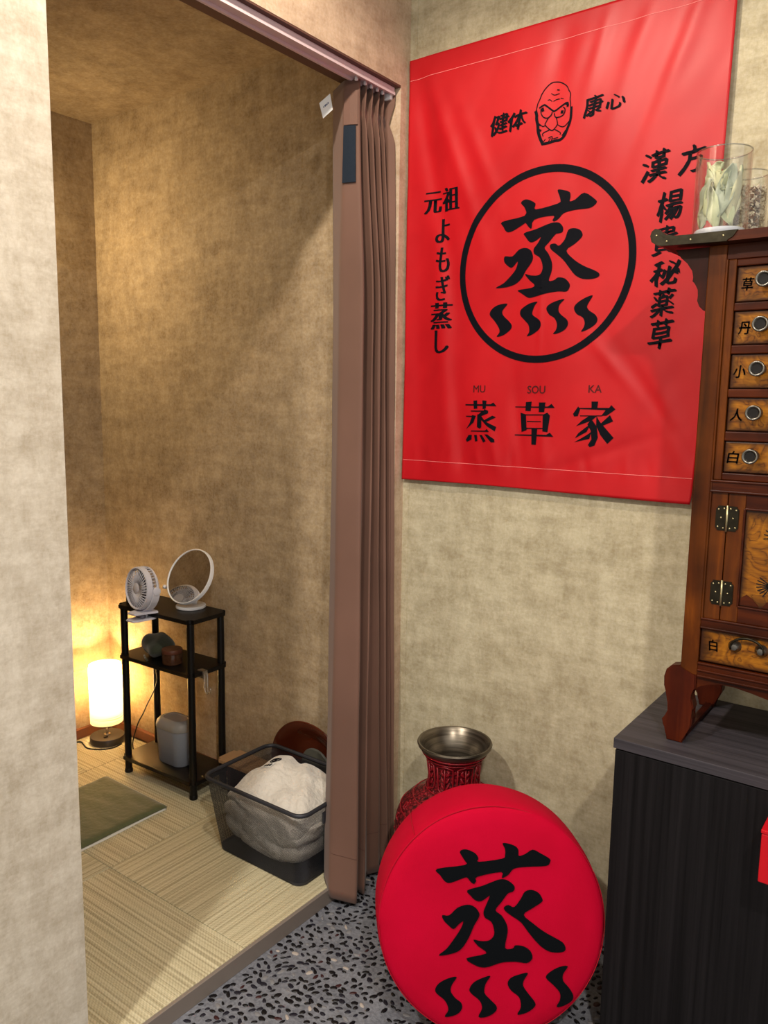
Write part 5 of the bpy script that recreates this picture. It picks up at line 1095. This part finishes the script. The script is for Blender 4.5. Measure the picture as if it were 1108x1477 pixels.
# robe
def rf(p):
    q = Vector((p.x * 8, p.y * 8, p.z * 8)); n1 = noise.noise(q); n2 = noise.noise(q * 2.1 + Vector((5, 1, 2)))
    def fold(v, w_): return max(0.0, 1 - abs(v) / w_) ** 1.5
    w1 = p.z * 1.0 + 0.030 * math.sin(p.x * 16 + 0.6) + 0.9 * p.x * (p.x > 0) * 0.3
    cr = 0.9 * fold(w1 - 0.020, 0.016) + 0.8 * fold(w1 + 0.035, 0.018) + 0.6 * fold(p.x + 0.06 - 0.45 * p.z, 0.020) + 0.7 * fold(p.x - 0.055 + 0.5 * p.z + 0.02 * math.sin(p.z * 40), 0.018)
    cr = min(1.0, cr) * (0.25 if p.z > 0.085 else 1.0)
    s = 1 + 0.045 * n1 + 0.03 * n2 - 0.085 * cr
    p2 = Vector((p.x * min(1.04, s), p.y * min(1.03, s), p.z * (1 + 0.07 * n1)))
    if p.z > 0:
        lump = math.exp(-(((p.x + 0.055) / 0.11) ** 2 + ((p.y - 0.03) / 0.11) ** 2)); p2.z += 0.026 * lump + 0.014 * n2 - 0.010 * math.exp(-((p.x - 0.04 + p.y * 0.8) / 0.020) ** 2) + 0.010 * math.exp(-((p.x - 0.085 + p.y * 0.8) / 0.030) ** 2)
        p2.z -= 0.040 * max(0, (-p.x - 0.10) / 0.07)
    return p2
ro = empty('fleece_robe', (-0.238, -0.256, 0.051), 'cream fleece robe bundled inside the mesh basket', 'robe')
fl_ = blob('fleece', 0, 0, 0.0, 0.176, 0.132, 0.108, M['fleece'], ro, 160, 90, 3.8, 3.2, rf)
from mathutils.bvhtree import BVHTree
bvh = BVHTree.FromPolygons([v.co for v in fl_.data.vertices], [tuple(p.vertices) for p in fl_.data.polygons])
def on_robe(x, y, off=0.0015): 
    h_ = bvh.ray_cast(Vector((x, y, 1)), Vector((0, 0, -1))); return h_[0] + Vector((0, 0, off))
Lx, Ly = -0.062, -0.012
V = [on_robe(Lx + a * 0.019, Ly + b * 0.013, 0.0022) for b in (-1, 0, 1) for a in (-1, -0.5, 0, 0.5, 1)]
rl = fromdata('woven_label', V, [(r_ * 5 + c_, r_ * 5 + c_ + 1, r_ * 5 + c_ + 6, r_ * 5 + c_ + 5) for r_ in range(2) for c_ in range(4)], M['label'], ro)
for k in (-1, 0, 1): flat_polys('label_mark', [[(Lx + k * 0.0105 - 0.0035, Ly - 0.006), (Lx + k * 0.0105 + 0.0035, Ly - 0.006), (Lx + k * 0.0105 + 0.0035, Ly + 0.006), (Lx + k * 0.0105 - 0.0035, Ly + 0.006)]], lambda a, b: on_robe(a, b, 0.0038), M['ink'], rl)
bm = bmesh.new(); tube_to(bm, [on_robe(Lx + 0.018 * math.cos(2 * PI * k / 24), Ly + 0.034 + 0.015 * math.sin(2 * PI * k / 24)) for k in range(25)], 0.0016, 5)
for q in ([(-.010, .038), (.010, .040)], [(-.004, .045), (.002, .028)], [(.006, .040), (-.008, .026)], [(0.0, .034), (.010, .026)]): tube_to(bm, [on_robe(Lx + a, Ly + b) for a, b in q], 0.0015, 5)
frombm('embroidered_emblem', bm, M['ink'], ro)
# cloth sleeve end pushed against the side handle
tube('sleeve_fold', smoothline([(0.150, 0.050, 0.10), (0.166, 0.0, 0.13), (0.160, -0.060, 0.12), (0.140, -0.110, 0.10)], 4), [0.018 + 0.006 * math.sin(k) for k in range(13)], M['fleece'], ro, 14)

# ================================================================= low stool board and basin
st = empty('wooden_stool', (-0.555, -0.122, 0.0448), 'small light-wood stool with a rounded corner between rack and basket', 'stool')
bm = bmesh.new(); b = bmesh.new(); bmesh.ops.create_cube(b, size=1)
for v in b.verts: v.co = Vector((v.co.x * 0.19, v.co.y * 0.098, v.co.z * 0.010 + 0.124))
bmesh.ops.bevel(b, geom=[e for e in b.edges if abs(e.verts[0].co.z - e.verts[1].co.z) > 1e-4], offset=0.014, segments=5, affect='EDGES'); frombm('seat_board', b, M['oak'], st)
for xx in (-0.045, 0.070): box('side_support', xx - 0.006, xx + 0.006, -0.035, 0.044, 0.0, 0.1185, M['chest_dark'], st, 0.001)  # dark wood on these supports paints in the shade beneath the board
bs = empty('wash_basin', (-0.290, -0.050, 0.0448), 'round brown plastic basin standing on its rim against the wall', 'basin')
BM_ = Matrix.Translation((0, 0.003, 0.1655)) @ Matrix.Rotation(PI / 2 + 0.03, 4, 'X')
lathe('bowl', [(0.0, 0.004), (0.085, 0.004), (0.100, 0.006), (0.128, 0.022), (0.148, 0.040), (0.1635, 0.043), (0.165, 0.047), (0.1635, 0.050), (0.146, 0.048), (0.124, 0.031), (0.098, 0.014), (0.085, 0.011), (0.0, 0.010)], M['basin'], bs, 72, mt=BM_)
lathe('base_disc', [(0.0, 0.016), (0.058, 0.016), (0.062, 0.0125), (0.062, 0.0115)], M['basin_grey'], bs, 48, mt=BM_, cap=False)
tube('rim_bead', [BM_ @ Vector((0.1635 * math.cos(2 * PI * k / 72), 0.1635 * math.sin(2 * PI * k / 72), 0.048)) for k in range(73)], 0.0028, M['basin'], bs, 8)
